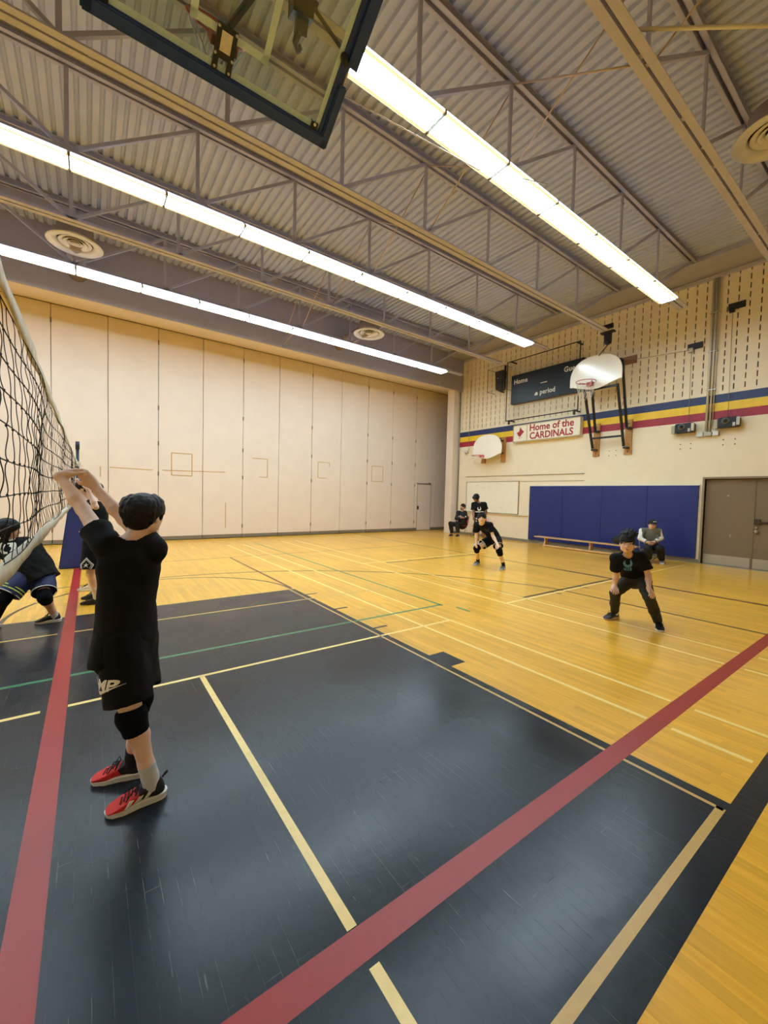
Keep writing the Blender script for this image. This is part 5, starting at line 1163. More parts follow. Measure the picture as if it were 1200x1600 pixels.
def decal(name, target, flat, origin, right, up, m, parent, off=.0022, maxlen=.014):
    """flat print wrapped on cloth: flat = (2D verts, faces); cast straight onto the garment"""
    bm = bmesh.new(); vv = [bm.verts.new((p[0], p[1], 0)) for p in flat[0]]
    from mathutils.geometry import tessellate_polygon
    for f in flat[1]:
        tris = [[f[i] for i in t] for t in tessellate_polygon([[Vector((flat[0][k][0], flat[0][k][1], 0)) for k in f]])] if len(f) > 4 else [f]
        for t in tris:
            try: bm.faces.new([vv[i] for i in t])
            except ValueError: pass
    bmesh.ops.triangulate(bm, faces=bm.faces[:])
    for _ in range(4):
        es = [e for e in bm.edges if e.calc_length() > maxlen]
        if not es: break
        bmesh.ops.subdivide_edges(bm, edges=es, cuts=1); bmesh.ops.triangulate(bm, faces=[f for f in bm.faces if len(f.verts) > 3])
    me0 = target.data; tr = BVHTree.FromPolygons([v.co.copy() for v in me0.vertices], [tuple(p.vertices) for p in me0.polygons])
    o = Vector(origin); r = Vector(right).normalized(); u = Vector(up).normalized(); out = r.cross(u)
    for v in bm.verts:
        s = o+r*v.co.x+u*v.co.y+out*.5; loc, nn, _, _ = tr.ray_cast(s, -out, 1.0)
        v.co = (loc+out*off+nn*off*.3) if loc else (o+r*v.co.x+u*v.co.y)
    me = bpy.data.meshes.new(name); bm.to_mesh(me); bm.free(); me.materials.append(m)
    return link(name, me, parent)
for k_ in POSE['P2']: POSE['P2'][k_] = (POSE['P2'][k_][0]+.06, *POSE['P2'][k_][1:])
def person(pid, label):
    J = POSE[pid]; g = ((V(J['aL'])+V(J['aR']))/2); return J, empty('person', (g[0], g[1], 0), label, 'person')
def kneepad(J, s, parent, h, R=1., up_=.10, dn=.10, m=None, r=.062, label=None):
    hp, kn, an = V(J['h'+s]), V(J['k'+s]), V(J['a'+s]); a = kn+nrm(hp-kn)*up_; b = kn+nrm(an-kn)*dn
    return band('knee_pad', m or M_PADK, parent, [a, kn, b], [r*R*.98, r*R*1.02, r*R*.90], h, .02, label=label, amp=.0012)
def sock(J, s, parent, m, h, hgt=.16, R=1., bot=-.02, r=.039):
    kn, an = V(J['k'+s]), V(J['a'+s]); d = nrm(kn-an); return band('sock', m, parent, [an+d*hgt, an+d*hgt*.4, an+V(0, 0, bot)], [r*R*1.03, r*R*.98, r*R*1.05], h, .01, amp=.0006)
RT, AW, UP = V(.809, -.588, 0), V(.588, .809, 0), V(0, 0, 1)
VR7, VR4 = V(.389, -.921, 0), V(.645, -.764, 0)
SK1, SK2, SK3, SK4 = skin('skin_light', (230, 194, 172)), skin('skin_tan', (216, 174, 148)), skin('skin_warm', (192, 142, 116)), skin('skin_brown', (138, 96, 76))

def hair_cap(L, B, hc, S, h, r=(.086, .106, .094), off=(0, -.014, .036), face=(.072, .075, .078), fy=.092, fz=-.030, nape=-.06, fringe=0., tufts=None, seed=1, k=.012, amp=.0015):
    F = Field(hc-.24*S, hc+.26*S, h); F.ell(L(*off), [q*S for q in r], B, 0)
    F.ell(L(0, -.045, -.02), [.068*S, .058*S, .064*S], B, .03)
    if tufts: hair_tufts(F, L, S, seed, *tufts, k=k)
    F.ell(L(0, fy, fz-fringe), [face[0]*S, face[1]*S, face[2]*S], B, .008, mode='sub')
    F.half(L(0, 0, nape), nrm(-B[2]+B[1]*.25))
    for sx in (-1, 1): F.ell(L(sx*.092, .014, -.040), [.030*S, .042*S, .048*S], B, .006, mode='sub')
    F.wrinkle(amp, 110, seed, (1, 1, .35)); return F

# ---------------------------------------------------------------- the boy at the net, seen from behind
J, p1 = person('P1', 'boy in black tee and black printed shorts raising clasped hands beside the net, red shoes')
hs = 1.00
b1, L, B = body('P1', J, AW*.985+RT*.12+UP*.04, UP, SK1, p1, .0048, hs, 1.0,
    hands={'L': ((-UP*.9-AW*.1), -1, .30, .8), 'R': (AW*.75-RT*.55+UP*.1, 1, .92, .7)})
hc = V(J['hd'])
def r1(rg):
    a = rg.uniform(.75, 5.53)                     # azimuth from the face, all round the back
    x, y = math.sin(a), math.cos(a); t = rg.random()
    if t < .55:
        z0 = rg.uniform(.02, .080); z1 = rg.uniform(-.044, .004)-(.018 if abs(a-3.14) < .8 else 0); rr = .054+.26*(z1+.06); r0 = math.sqrt(max(0, 1-((z0-.036)/.10)**2))
        return (x*.088*r0, y*.106*r0-.012, z0), (x*(rr+.018), y*(rr+.030)-.016, z1), rg.uniform(.0045, .008)
    z0 = rg.uniform(.06, .108); r0 = math.sqrt(max(.02, 1-((z0-.036)/.098)**2)); z1 = z0-rg.uniform(.03, .07); r2 = r0+.42
    return (x*.07*r0, y*.09*r0-.01, z0), (x*.088*min(1.08, r2), y*.108*min(1.06, r2)-.014, z1), rg.uniform(.0045, .0075)
hair_cap(L, B, hc, hs, .0034, (.087, .105, .086), tufts=(330, r1), seed=5, nape=-.056, amp=.0008).build('hair', M_HAIR, p1, 1)
face_bits(p1, L, B, hs)
t1 = tee(J, p1, M_TEE, .0062, hem=.115, R=1.0, slv=.40, fat=1.0, amp=.0045, seed=4, shr=.92, slr=(.062, .076), tors=(.158, .118, .130, .100, .146, .106), hemdir=UP-RT*.10, neckr=.066, necku=.042,
         extra=lambda F: F.lim(V(J['hL'])+V(.0, .02, .20), V(J['hL'])+V(-.060, -.005, -.085), .088, .080, .05, cuts=((V(J['hL'])+V(-.055, 0, -.10), nrm(-UP+RT*.25)),)))
s1 = shorts(J, p1, M_SHORT, .0062, ln=.82, r=(.106, .112), amp=.0035, seed=8, waist=.12, wr=(.155, .118))
kneepad(J, 'L', p1, .0042, up_=.030, dn=.092, r=.067); kneepad(J, 'R', p1, .0042, up_=.04, dn=.08, r=.066)
sock(J, 'L', p1, M_SOCKG, .0036, .115, r=.041); sock(J, 'R', p1, M_SOCKB, .0036, .10, r=.041)
M_SHR = mat('shoe_red_knit', (206, 44, 40), .75, var=.08, vscale=40, bump=.25, bscale=300); M_SHB = mat('shoe_black_trim', (24, 18, 18), .75); M_SHM = mat('heel_tab_maroon', (120, 28, 36), .6)
sh = shoe(p1, J['aL'], J['tL'], .285, M_SHR, M_SOLEW, h=.0032, heel=M_SHB, stripes=1, tabm=M_SHB)
sh2 = shoe(p1, J['aR'], J['tR'], .275, M_SHR, M_SOLEW, h=.0034, heel=M_SHB, tabm=M_SHB)
# print on the near leg of the shorts
M_PC = mat('print_cream', (232, 226, 212), .6, var=.1, vscale=60)
tdir = nrm(V(J['kL'])-V(J['hL'])); o = mixp(J['hL'], J['kL'], .44)
rt1 = nrm(RT*.80-AW*.60); up1 = nrm(-tdir+rt1*.10)
v, f = text_mesh('AMP', .072, .0022, .98, .2); decal('leg_print', s1, (v, f), o+rt1*.020+V(0, 0, -.012), rt1, up1, M_PC, s1, .006)
sw = [(-.065, -.012), (-.050, -.040), (-.030, -.048), (.0, -.040), (.09, .012), (.005, -.022), (-.030, -.030), (-.048, -.026)]
decal('leg_print', s1, ([Vector((a*1.0, c_*1.0-.002, 0)) for a, c_ in sw], [tuple(range(len(sw)))]), o+rt1*.026+V(0, 0, -.014), rt1, up1, M_PC, s1, .006)
v, f = text_mesh('A  N', .026, .001, 1.0); decal('leg_print', s1, (v, f), o+rt1*.02+V(0, 0, -.085), rt1, up1, mat('print_dull_red', (70, 30, 30), .7), s1, .003)

# ---------------------------------------------------------------- second boy at the net
J, p2 = person('P2', 'boy with white-outlined emblem on black shorts, standing behind the nearest boy')
hs = 1.02; b2, L, B = body('P2', J, -RT*.8-AW*.3-UP*.1, UP, SK1, p2, .0085, hs, 1., hands={'L': (-RT, 1, .7, .8), 'R': (-RT, -1, .4, .8)})
hair_cap(L, B, V(J['hd']), hs, .007, (.09, .108, .096), fringe=.0, nape=-.05).build('hair', M_HAIR, p2, 1); face_bits(p2, L, B, hs)
t2 = tee(J, p2, M_TEE, .011, hem=.10, slv=.6, fat=1.05, seed=2); s2 = shorts(J, p2, M_SHORT, .010, ln=.86, r=(.115, .125), waist=.12, seed=3)
for s in 'LR': sock(J, s, p2, M_SOCKW, .007, .16); 
M_SHK = mat('shoe_black_mesh', (34, 34, 36), .7, bump=.2, bscale=200)
for s in 'LR': shoe(p2, J['a'+s], J['t'+s], .27, M_SHK, mat('sole_black', (30, 30, 32), .6), h=.0065, lace=True)
kneepad(J, 'R', p2, .008, r=.066, up_=.06)
oo = mixp(J['hL'], J['kL'], .66); r2 = nrm(RT*.95+AW*.15)
def ring(P, q): 
    n = len(P); c = (sum(a for a, _ in P)/n, sum(b for _, b in P)/n); I_ = [(c[0]+(a-c[0])*q, c[1]+(b-c[1])*q) for a, b in P]
    return [Vector((a, b, 0)) for a, b in P+I_], [(i, (i+1) % n, n+(i+1) % n, n+i) for i in range(n)]
pent = [(-.085, .0), (0, .10), (.085, 0), (.055, -.085), (-.055, -.085)]
decal('emblem', s2, ring(pent, .86), oo, r2, UP, M_PRINTW, s2, .004, .03); decal('emblem', s2, ring([(a*.76, b*.76) for a, b in pent], .90), oo, r2, UP, M_PRINTW, s2, .004, .03)
jm = [(-.032, -.03), (-.008, -.004), (-.030, .008), (-.006, .010), (.004, .038), (.010, .010), (.034, .016), (.012, -.004), (.036, -.032), (.004, -.010)]
decal('emblem', s2, ([Vector((a, b, 0)) for a, b in jm], [tuple(range(len(jm)))]), oo-V(0, 0, .005), r2, UP, M_PRINTW, s2, .004, .03)
for dz in (-.088, -.112): decal('hem_stripe', s2, ([Vector(p) for p in ((.05, dz, 0), (.16, dz+.012, 0), (.16, dz+.020, 0), (.05, dz+.008, 0))], [(0, 1, 2, 3)]), oo, r2, UP, M_PRINTW, s2, .004, .03)

# ---------------------------------------------------------------- third player, mostly hidden
J, p9 = person('P9', 'player in black with white shoes, almost hidden behind the two boys at the net')
hs = 1.02; b9, L, B = body('P9', J, -RT*.9-AW*.2, UP, SK2, p9, .011, hs, 1.0, hands={'L': (-RT, 1, .4, .8), 'R': (-RT, -1, .4, .8)})
hair_cap(L, B, V(J['hd']), hs, .009).build('hair', M_HAIR, p9, 1); face_bits(p9, L, B, hs)
tee(J, p9, M_TEE, .013, seed=7); shorts(J, p9, M_SHORT, .013, ln=.85, r=(.105, .115))
for s in 'LR': sock(J, s, p9, M_SOCKW, .009, .12); shoe(p9, J['a'+s], J['t'+s], .27, M_SOLEW, M_SOLEW, h=.0075, lace=True)

# ---------------------------------------------------------------- long-haired player lunging under the net
J, p3 = person('P3', 'player with long black hair lunging behind the net in blue shorts with neon-striped hem')
hs = 1.05; b3, L, B = body('P3', J, RT*.72+AW*.55-UP*.15, UP*.9+RT*.1, SK2, p3, .0075, hs, 1.0, hands={'L': (-UP, 1, .4, .8), 'R': (-RT, 1, .5, .8)}, bend=.03)
F = hair_cap(L, B, V(J['hd']), hs, .0062, (.090, .110, .098), fringe=.01, nape=-.075, fy=.10)
def r3(rg):
    a = rg.uniform(1.1, 5.2); x, y = math.sin(a), math.cos(a); z1 = rg.uniform(-.16, -.06)
    return (x*.082, y*.10-.015, rg.uniform(.0, .06)), (x*.096, y*.11-.03, z1), rg.uniform(.010, .016)
hair_tufts(F, L, hs, 6, 70, r3); F.build('hair', M_HAIR, p3, 1); face_bits(p3, L, B, hs)
t3 = tee(J, p3, M_TEE, .0095, hem=.13, slv=.62, fat=1.22, amp=.008, seed=12, slr=(.07, .085), bend=.03); M_BLUE = mat('shorts_royal_blue', (20, 34, 84), .65, var=.12, vscale=9, bump=.1, bscale=200)
s3 = shorts(J, p3, M_BLUE, .009, ln=.80, r=(.112, .118), amp=.006, seed=6, waist=.09, wr=(.165, .135))
for s, t0 in (('L', .60), ('L', .68)): 
    a = mixp(J['h'+s], J['k'+s], t0); c_ = mixp(J['h'+s], J['k'+s], t0+.028); ringband('hem_stripe', mat('neon_yellow', (206, 228, 96), .5), s3, a, c_, .1205)
for s in 'LR':
    a = mixp(J['h'+s], J['k'+s], .785); c_ = mixp(J['h'+s], J['k'+s], .805); ringband('hem_trim', mat('trim_white', (220, 226, 228), .6), s3, a, c_, .1195)
    kneepad(J, s, p3, .007, r=.068, up_=.09, dn=.075); sock(J, s, p3, M_SOCKG, .007, .07)
    shoe(p3, J['a'+s], J['t'+s], .26, M_SHK, M_SOLEW, h=.0055)
band('leggings', M_PADK, p3, [mixp(J['kL'], J['aL'], .1), mixp(J['kL'], J['aL'], .8)], [.062, .046], .008)
og = (V(J['sL'])+V(J['sR']))/2*.72+(V(J['hL'])+V(J['hR']))/2*.28
pol = [(-.075, .045), (-.055, .06), (-.015, -.01), (-.03, -.045), (-.05, -.02)]
for P in ([(-.085, .03), (-.062, .052), (-.022, -.045), (-.035, -.055)], [(-.035, .075), (.0, .09), (.022, .07), (-.012, .06)], [(-.005, .042), (.05, .048), (.085, .018), (.10, -.02), (.066, -.05), (.058, -.005), (.03, .008), (.026, .03), (.004, .028)], [(-.02, .03), (-.008, .028), (.0, -.03), (.02, -.05), (.046, -.05), (.052, -.07), (.0, -.075), (-.016, -.05)]):
    decal('shirt_graphic', t3, ([Vector((a, b, 0)) for a, b in P], [tuple(range(len(P)))]), V(-.768, 6.244, .917), RT, UP, M_PRINTW, t3, .006, .03)

# ---------------------------------------------------------------- crouching boy in the middle
J, p4 = person('P4', 'boy crouching hands on black knee pads, in black shorts and grey shoes')
hs = 1.06; fc = -AW*.90-RT*.30+UP*.02; b4, L, B = body('P4', J, fc, UP-RT*.05, SK1, p4, .0078, hs, 1.05, bend=.04, hands={'L': (-fc*-.6-UP*.5, 1, .35, 1.0), 'R': (-fc*-.6-UP*.5, -1, .35, 1.0)})
F = hair_cap(L, B, V(J['hd']), hs, .0062, (.094, .112, .100), face=(.060, .07, .075), fringe=.008, nape=-.055)
def r4(rg):
    sx = rg.choice((-1, 1)); a = rg.uniform(.06, .75)*sx; x, y = math.sin(a), math.cos(a)
    return (x*.03, .05+.02*y, .118), (x*.098+sx*.012, .098*y-.002, rg.uniform(.028, .05)-.035*abs(a)), rg.uniform(.008, .013)
hair_tufts(F, L, hs, 3, 46, r4); F.build('hair', M_HAIR, p4, 1); face_bits(p4, L, B, hs)
t4 = tee(J, p4, M_TEE, .0095, hem=.08, slv=.68, R=1.05, fat=1.0, amp=.006, seed=21, slr=(.056, .078), bend=.04, shr=.9); s4 = shorts(J, p4, M_SHORT, .009, ln=.62, r=(.104, .112), R=1.05, seed=9)
for s in 'LR':
    a = mixp(J['h'+s], J['k'+s], .605); c_ = mixp(J['h'+s], J['k'+s], .63); ringband('hem_trim', M_PRINTW, s4, a, c_, .112*1.05+.004)
    kneepad(J, s, p4, .007, 1.05, r=.066, up_=.08, dn=.11); sock(J, s, p4, M_SOCKB, .007, .10)
    shoe(p4, J['a'+s], J['t'+s], .29, mat('shoe_grey_knit', (132, 136, 138), .75, bump=.2, bscale=200), M_SOLEW, h=.006)
a = V(J['hL']); decal('side_panel', s4, ([Vector(q) for q in ((-.05, -.12, 0), (.05, -.12, 0), (.06, .10, 0), (-.02, .10, 0))], [(0, 1, 2, 3)]), a+RT*.05, nrm(RT*.6+AW*.8), UP, mat('panel_grey', (188, 186, 182), .7), s4, .004, .04)
og = mixp((V(J['sL'])+V(J['sR']))/2, (V(J['hL'])+V(J['hR']))/2, .30)
decal('shirt_emblem', t4, ([Vector(q) for q in ((-.05, .05, 0), (-.02, -.04, 0), (.03, -.05, 0), (.055, .03, 0), (.03, .0, 0), (-.005, -.01, 0))], [(0, 1, 2, 3, 4, 5)]), og, VR4, UP, mat('emblem_dim_blue', (28, 34, 60), .6), t4, .004, .04)

# ---------------------------------------------------------------- crouching boy on the right
J, p7 = person('P7', 'boy with spiky black hair crouching, hands on knees, blue emblem on black tee')
hs = 1.02; fc = nrm(V(-.90, -.42, -.03)); b7, L, B = body('P7', J, fc, UP+RT*.06, SK2, p7, .0056, hs, 1.0, bend=.05, hands={'L': (nrm(AW*.5-UP*.6-RT*.2), 1, .30, 1.1), 'R': (nrm(AW*.5-UP*.6+RT*.2), -1, .30, 1.1)})
F = hair_cap(L, B, V(J['hd']), hs, .0046, (.085, .106, .092), face=(.066, .075, .072), fringe=.004, nape=-.05)
def r7(rg):
    t = rg.random()
    if t < .45:                                    # fringe falling over the brow
        a = rg.uniform(-.85, .85); x, y = math.sin(a), math.cos(a)
        return (x*.06, .04*y+.01, .115), (x*.092, .104*y-.006, rg.uniform(.030, .058)), rg.uniform(.007, .012)
    a = rg.uniform(0, 6.28); x, y = math.sin(a), math.cos(a); q = rg.uniform(.2, 1)
    return (x*.06*q, y*.07*q, .10), (x*.075*q+rg.uniform(-.05, .03), y*.07*q-.03, .125+rg.uniform(.02, .09)*(1.15-q*.8)), rg.uniform(.014, .024)
hair_tufts(F, L, hs, 9, 130, r7)
def r7b(rg): return (-.06, -.03, .06), (-.12-rg.uniform(0, .05), -.05+rg.uniform(-.02, .02), .04+rg.uniform(-.03, .05)), rg.uniform(.010, .016)
F.build('hair', M_HAIR, p7, 1); face_bits(p7, L, B, hs)
t7 = tee(J, p7, M_TEE, .0068, hem=.09, slv=.66, R=1.0, fat=1.0, amp=.005, seed=31, slr=(.046, .080), bend=.05, shr=.86, tors=(.160, .115, .145, .105, .140, .100))
M_CARGO = mat('trousers_charcoal', (40, 38, 30), .85, var=.15, vscale=9, bump=.12, bscale=200)
s7 = shorts(J, p7, M_CARGO, .0072, full=True, r=(.097, .066), amp=.006, seed=14, name='trousers', cuffr=.052, wr=(.15, .120))
M_SHK2 = mat('shoe_black_court', (22, 22, 24), .6, bump=.2, bscale=200); M_GUM = mat('sole_gum', (186, 158, 124), .6)
for s in 'LR': sock(J, s, p7, M_SOCKW, .006, .09); shoe(p7, J['a'+s], J['t'+s], .27, M_SHK2, M_GUM if s == 'R' else M_SOLEW, h=.0046, stripes=None)
og = V(5.296, 2.209, 0.843); upd = UP; M_EMB = mat('emblem_sky_blue', (76, 140, 232), .6)
em = [(.052*math.cos(math.radians(a)), .056*math.sin(math.radians(a))) for a in range(142, 400, 15)]+[(.030, .066), (.022, .034)]+[(.026*math.cos(math.radians(a)), .012+.030*math.sin(math.radians(a))) for a in range(10, -185, -18)]+[(-.030, .05)]
decal('shirt_emblem', t7, ([Vector((a, b-.020, 0)) for a, b in em], [tuple(range(len(em)))]), og, VR7, upd, M_EMB, t7, .003)
for q in ([(-.045, -.06), (-.030, -.058), (-.028, -.09), (-.020, -.06), (-.008, -.058), (-.012, -.105), (-.040, -.10)], [(.0, -.058), (.014, -.056), (.012, -.102), (.0, -.104)], [(.022, -.052), (.046, -.044), (.044, -.098), (.024, -.10)]):
    decal('shirt_emblem', t7, ([Vector((a, b-.024, 0)) for a, b in q], [tuple(range(len(q)))]), og, VR7, upd, M_EMB, t7, .003)
decal('neck_label', t7, ([Vector(q) for q in ((-.03, .0, 0), (.03, .004, 0), (.02, .012, 0), (-.02, .010, 0))], [(0, 1, 2, 3)]), (V(J['sL'])+V(J['sR']))/2+UP*.005-RT*.01, VR7, upd, mat('label_dark_red', (84, 22, 22), .7), t7, .003)

# ---------------------------------------------------------------- player waiting by the whiteboard
J, p5 = person('P5', 'standing curly-haired player in black printed tee looking down, before the whiteboard')
hs = 1.08; b5, L, B = body('P5', J, -RT*.45-AW*.7-UP*.45, UP, SK4, p5, .0115, hs, 1.12, hands={'L': (-AW, 1, .5, .8), 'R': (-AW, -1, .5, .8)})
F = hair_cap(L, B, V(J['hd']), hs, .009, (.10, .118, .108), face=(.058, .07, .07), nape=-.04)
def r5(rg):
    a = rg.uniform(0, 6.28); e = rg.uniform(.1, 1.5); x, y, z = math.sin(a)*math.cos(e)*.095, math.cos(a)*math.cos(e)*.11, .035+math.sin(e)*.10
    return (x, y, z), (x*1.14, y*1.14, z+.012), .02
hair_tufts(F, L, hs, 2, 50, r5); F.build('hair', M_HAIR, p5, 1); face_bits(p5, L, B, hs)
t5 = tee(J, p5, M_TEE, .014, hem=.08, R=1.15, seed=41, slr=(.068, .085)); s5 = shorts(J, p5, M_SHORT, .013, ln=.75, R=1.1)
for s in 'LR': sock(J, s, p5, M_SOCKW, .011, .12, 1.1); shoe(p5, J['a'+s], J['t'+s], .29, M_SOLEW, M_SOLEW, h=.008)
og = mixp((V(J['sL'])+V(J['sR']))/2, (V(J['hL'])+V(J['hR']))/2, .30)
decal('shirt_emblem', t5, ([Vector((a*1.2, b*1.2+.03, 0)) for a, b in em], [tuple(range(len(em)))]), og, VR4, UP, M_PRINTW, t5, .005, .05)
v, f = text_mesh('RAVENS', .075, .003); v = [Vector((q.x, q.y-.075, 0)) for q in v]
word = [(-.15, -.05), (.15, -.05), (.15, -.10), (-.15, -.10)]
bars = []
for k in range(9): 
    x = -.15+.034*k; decal('shirt_lettering', t5, ([Vector(q) for q in ((x, -.05-.006*(k % 3), 0), (x+.026, -.05, 0), (x+.024, -.095, 0), (x+.002, -.10+.006*(k % 2), 0))], [(0, 1, 2, 3)]), og, VR4, UP, M_PRINTW, t5, .005, .05)
bd = MB().ball(tuple(V(J['fL'])*.5+V(J['fR'])*.5+UP*.0-AW*.04), (.11, .11, .10), 10).build('ball', mat('ball_black', (26, 26, 30), .55), None)
M2 = MB(); cB = V(J['fL'])*.5+V(J['fR'])*.5-AW*.04
for k in range(5):
    a = 1.2566*k; n_ = nrm(-AW*.75+RT*math.cos(a)*.6+UP*math.sin(a)*.6); M2.ball(tuple(cB+n_*.098), (.024, .024, .022), 5)
M2.build('ball_panel', M_PRINTW, bd); tag(bd, 'dark ball with white patches held by the standing curly-haired player', 'ball')

# ---------------------------------------------------------------- man seated on the red chair
J, p6 = person('P6', 'man in black jacket and trousers sitting on a red chair beside the pilaster')
hs = 1.10; b6, L, B = body('P6', J, -RT*.85-AW*.35, UP, SK3, p6, .0125, hs, 1.2, hands={'L': (-UP, 1, .6, .7), 'R': (-UP, -1, .6, .7)})
hair_cap(L, B, V(J['hd']), hs, .009, (.084, .104, .092), nape=-.045).build('hair', M_HAIR, p6, 1); face_bits(p6, L, B, hs)
Fb = Field(V(J['hd'])-.2, V(J['hd'])+.2, .008).ell(L(0, .055, -.075), [.05, .045, .04], B, 0); Fb.ell(L(0, .075, -.02), [.055, .05, .05], B, .01, mode='sub'); Fb.build('beard', M_HAIR, p6, 1)
t6 = tee(J, p6, mat('jacket_black', (18, 20, 22), .7, var=.15), .014, hem=.06, R=1.22, long=True, seed=51, name='jacket'); s6 = shorts(J, p6, mat('trousers_black', (16, 16, 18), .8), .014, full=True, r=(.095, .078), R=1.15, name='trousers', cuffr=.06, wr=(.15, .12))
for s in 'LR': shoe(p6, J['a'+s], J['t'+s], .29, M_SHK, mat('sole_pale_red', (186, 150, 146), .6), h=.0085)
og = mixp((V(J['sL'])+V(J['sR']))/2, (V(J['hL'])+V(J['hR']))/2, .30)
for dx, dz in ((-.13, .0), (.10, -.02)): decal('jacket_badge', t6, ([Vector(q) for q in ((dx, dz, 0), (dx+.06, dz, 0), (dx+.06, dz+.05, 0), (dx, dz+.04, 0))], [(0, 1, 2, 3)]), og, RT, UP, M_PRINTW, t6, .006, .05)

# ---------------------------------------------------------------- man seated by the wall pads
J, p8 = person('P8', 'man in grey and white track jacket and dark cap seated before the navy wall pads')
hs = 1.12; b8, L, B = body('P8', J, V(-.90, -.42, .02), UP, SK2, p8, .0105, hs, 1.15, hands={'L': (-UP*.4-AW*-.6, 1, .6, .7), 'R': (-UP*.4-AW*-.6, -1, .6, .7)})
hair_cap(L, B, V(J['hd']), hs, .0085, (.083, .103, .086), nape=-.04).build('hair', M_HAIR, p8, 1); face_bits(p8, L, B, hs)
Fc = Field(V(J['hd'])-.25, V(J['hd'])+.28, .0075).ell(L(0, -.008, .045), [.098*hs, .115*hs, .090*hs], B, 0); Fc.half(L(0, 0, .036), -B[2]); Fc.lim(L(0, .08, .040), L(0, .155, .030), .012, .009, .01, side=B[0], ratio=5.2); cap_ = Fc.build('cap', mat('cap_black', (24, 24, 30), .8), p8, 1)
v, f = text_mesh('BLUES', .05, .003)
for k in range(4):
    x = -.045+.024*k; decal('cap_print', cap_, ([Vector(q) for q in ((x, .0, 0), (x+.018, 0, 0), (x+.018, .024, 0), (x+.004, .026, 0))], [(0, 1, 2, 3)]), L(0, 0, .068), RT, UP, M_PRINTW, cap_, .004, .05)
t8 = tee(J, p8, mat('jacket_grey', (104, 106, 100), .75, var=.1), .0115, hem=.08, R=1.10, long=True, seed=61, name='track_jacket', fat=1.0)
M_JW = mat('jacket_white', (222, 222, 218), .7)
for s in 'LR':
    a, e, w_ = V(J['s'+s]), V(J['e'+s]), V(J['w'+s]); sd = nrm((a-V(J['s'+('R' if s == 'L' else 'L')])))
    band('sleeve_panel', M_JW, t8, [a+UP*.03-sd*.06, a+sd*.02, e+sd*.012, mixp(e, w_, .85)], [.052, .064, .060, .048], .010, .02)
decal('jacket_badge', t8, ([Vector(q) for q in ((.06, .0, 0), (.11, .01, 0), (.09, .04, 0))], [(0, 1, 2)]), mixp((V(J['sL'])+V(J['sR']))/2, (V(J['hL'])+V(J['hR']))/2, .3), RT, UP, M_PRINTW, t8, .006, .05)
s8 = shorts(J, p8, mat('trousers_black', (16, 16, 18), .8), .0125, full=True, r=(.095, .08), R=1.15, name='trousers', cuffr=.062, wr=(.15, .12))
for s in 'LR': shoe(p8, J['a'+s], J['t'+s], .29, mat('shoe_pale_grey', (176, 172, 166), .7), M_SOLEW, h=.008)
ph = MB(); c = (V(J['fL'])+V(J['fR']))/2+UP*.02; ph.box(c[0]-.035, c[1]-.07, c[2]-.012, c[0]+.02, c[1]+.07, c[2]-.002); tag(ph.build('phone', mat('phone_dark', (30, 28, 30), .3), None, bevel=.004), 'dark phone held in both hands by the man in grey and white jacket', 'phone')

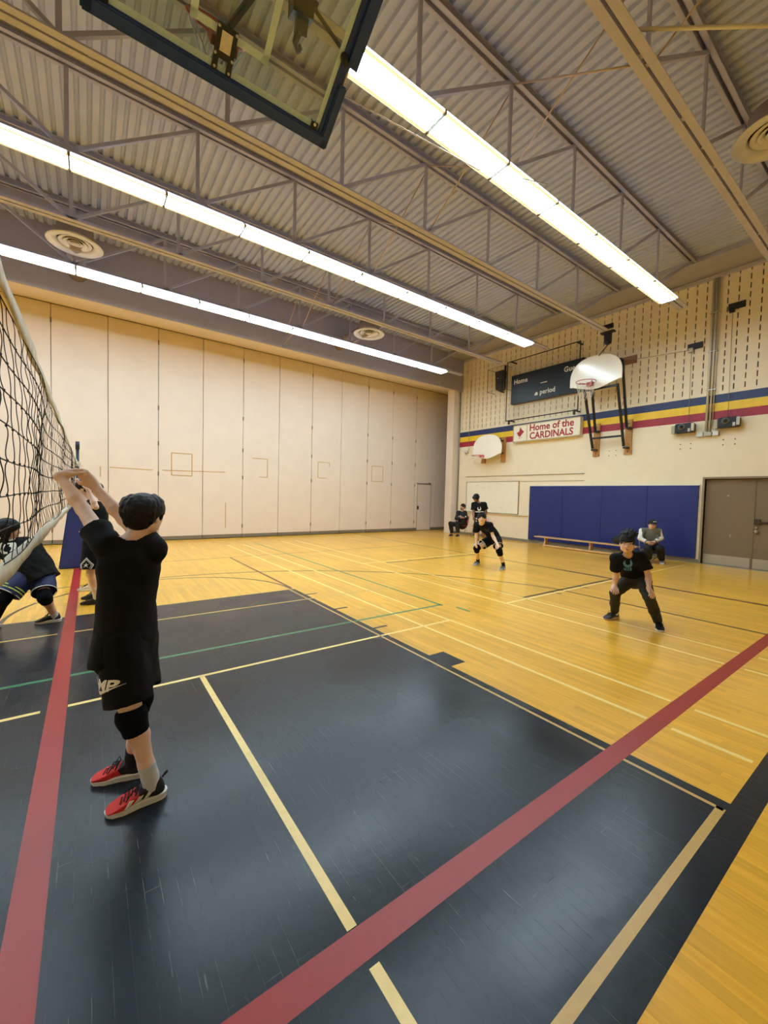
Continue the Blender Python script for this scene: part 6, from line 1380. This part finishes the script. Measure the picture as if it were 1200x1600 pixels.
# ---------------------------------------------------------------- chairs
M_RED_PL = mat('chair_red_plastic', (206, 40, 46), .4, var=.03); M_CHR = mat('chair_chrome', (206, 204, 198), .25, .8)
def plastic_chair(x, y, rz, label, mshell):
    o = empty('stacking_chair', (x, y, 0), label, 'chair'); o.rotation_euler = (0, 0, rz); R_ = Matrix.Rotation(rz, 3, 'Z')
    def W(a, b, c_): q = R_ @ Vector((a, b, c_)); return (q.x+x, q.y+y, q.z)
    n = 9; g = []; prof = [(.20, .44), (.21, .455), (.12, .45), (0, .44), (-.12, .445), (-.18, .47), (-.20, .54), (-.225, .68), (-.25, .80), (-.252, .83)]
    for i, (a, z) in enumerate(prof):
        for k in range(n):
            s = -1+2*k/(n-1); wd = .215 if i < 6 else .205-.02*(i-6); g.append(W(a-.02*s*s*(i > 5)*-1, s*wd, z+.018*s*s))
    f = [(i*n+k, i*n+k+1, (i+1)*n+k+1, (i+1)*n+k) for i in range(len(prof)-1) for k in range(n-1)]
    b = MB().add(g, f, True); ob = b.build('seat_shell', mshell, o); md = ob.modifiers.new('thickness', 'SOLIDIFY'); md.thickness = .008
    for a, s in ((.17, 1), (.17, -1), (-.15, 1), (-.15, -1)):
        MB().tube([W(a*.8, s*.16, .44), W(a*1.15, s*.21, .0)], .011, 8).build('leg', M_CHR, o)
    MB().tube([W(.14, .16, .43), W(.14, -.16, .43)], .010, 6).build('cross_bar', M_CHR, o)
    return o
hp = (V(POSE['P6']['hL'])+V(POSE['P6']['hR']))/2
plastic_chair(hp[0]+.03, hp[1]+.02, math.atan2(.588*1, -.809)*1.0, 'red plastic chair under the seated man in black', M_RED_PL)
plastic_chair(12.85, 11.05, math.pi, 'empty red plastic chair behind the crouching boy with grey shoes', M_RED_PL)
hp = (V(POSE['P8']['hL'])+V(POSE['P8']['hR']))/2; a8 = math.atan2(-.809, -.588)
def folding_chair(x, y, rz, zs, label):
    o = empty('folding_chair', (x, y, 0), label, 'chair'); R_ = Matrix.Rotation(rz, 3, 'Z'); MG = mat('folding_chair_grey', (120, 112, 100), .4, .4)
    def W(a, b, c_): q = R_ @ Vector((a, b, c_)); return (q.x+x, q.y+y, q.z)
    b = MB(); b.prism([W(.19, .20, zs-.03), W(.19, -.20, zs-.03), W(-.19, -.19, zs-.03), W(-.19, .19, zs-.03)], (0, 0, 0), (0, 0, .025)); b.build('seat', MG, o, bevel=.006)
    b = MB(); b.prism([W(-.23, .19, zs+.22), W(-.23, -.19, zs+.22), W(-.26, -.19, zs+.40), W(-.26, .19, zs+.40)], (0, 0, 0), R_ @ Vector((.012, 0, 0))); b.build('backrest', MG, o)
    for s in (-1, 1):
        MB().tube([W(-.26, s*.205, zs+.40), W(-.19, s*.21, zs), W(.23, s*.22, 0)], .012, 8).build('front_leg', MG, o); MB().tube([W(.16, s*.20, zs-.03), W(-.24, s*.20, 0)], .012, 8).build('rear_leg', MG, o)
    MB().tube([W(.12, .215, .12), W(.12, -.215, .12)], .010, 6).build('stretcher', MG, o)
folding_chair(hp[0], hp[1], a8, .33, 'grey folding chair under the man in the cap')
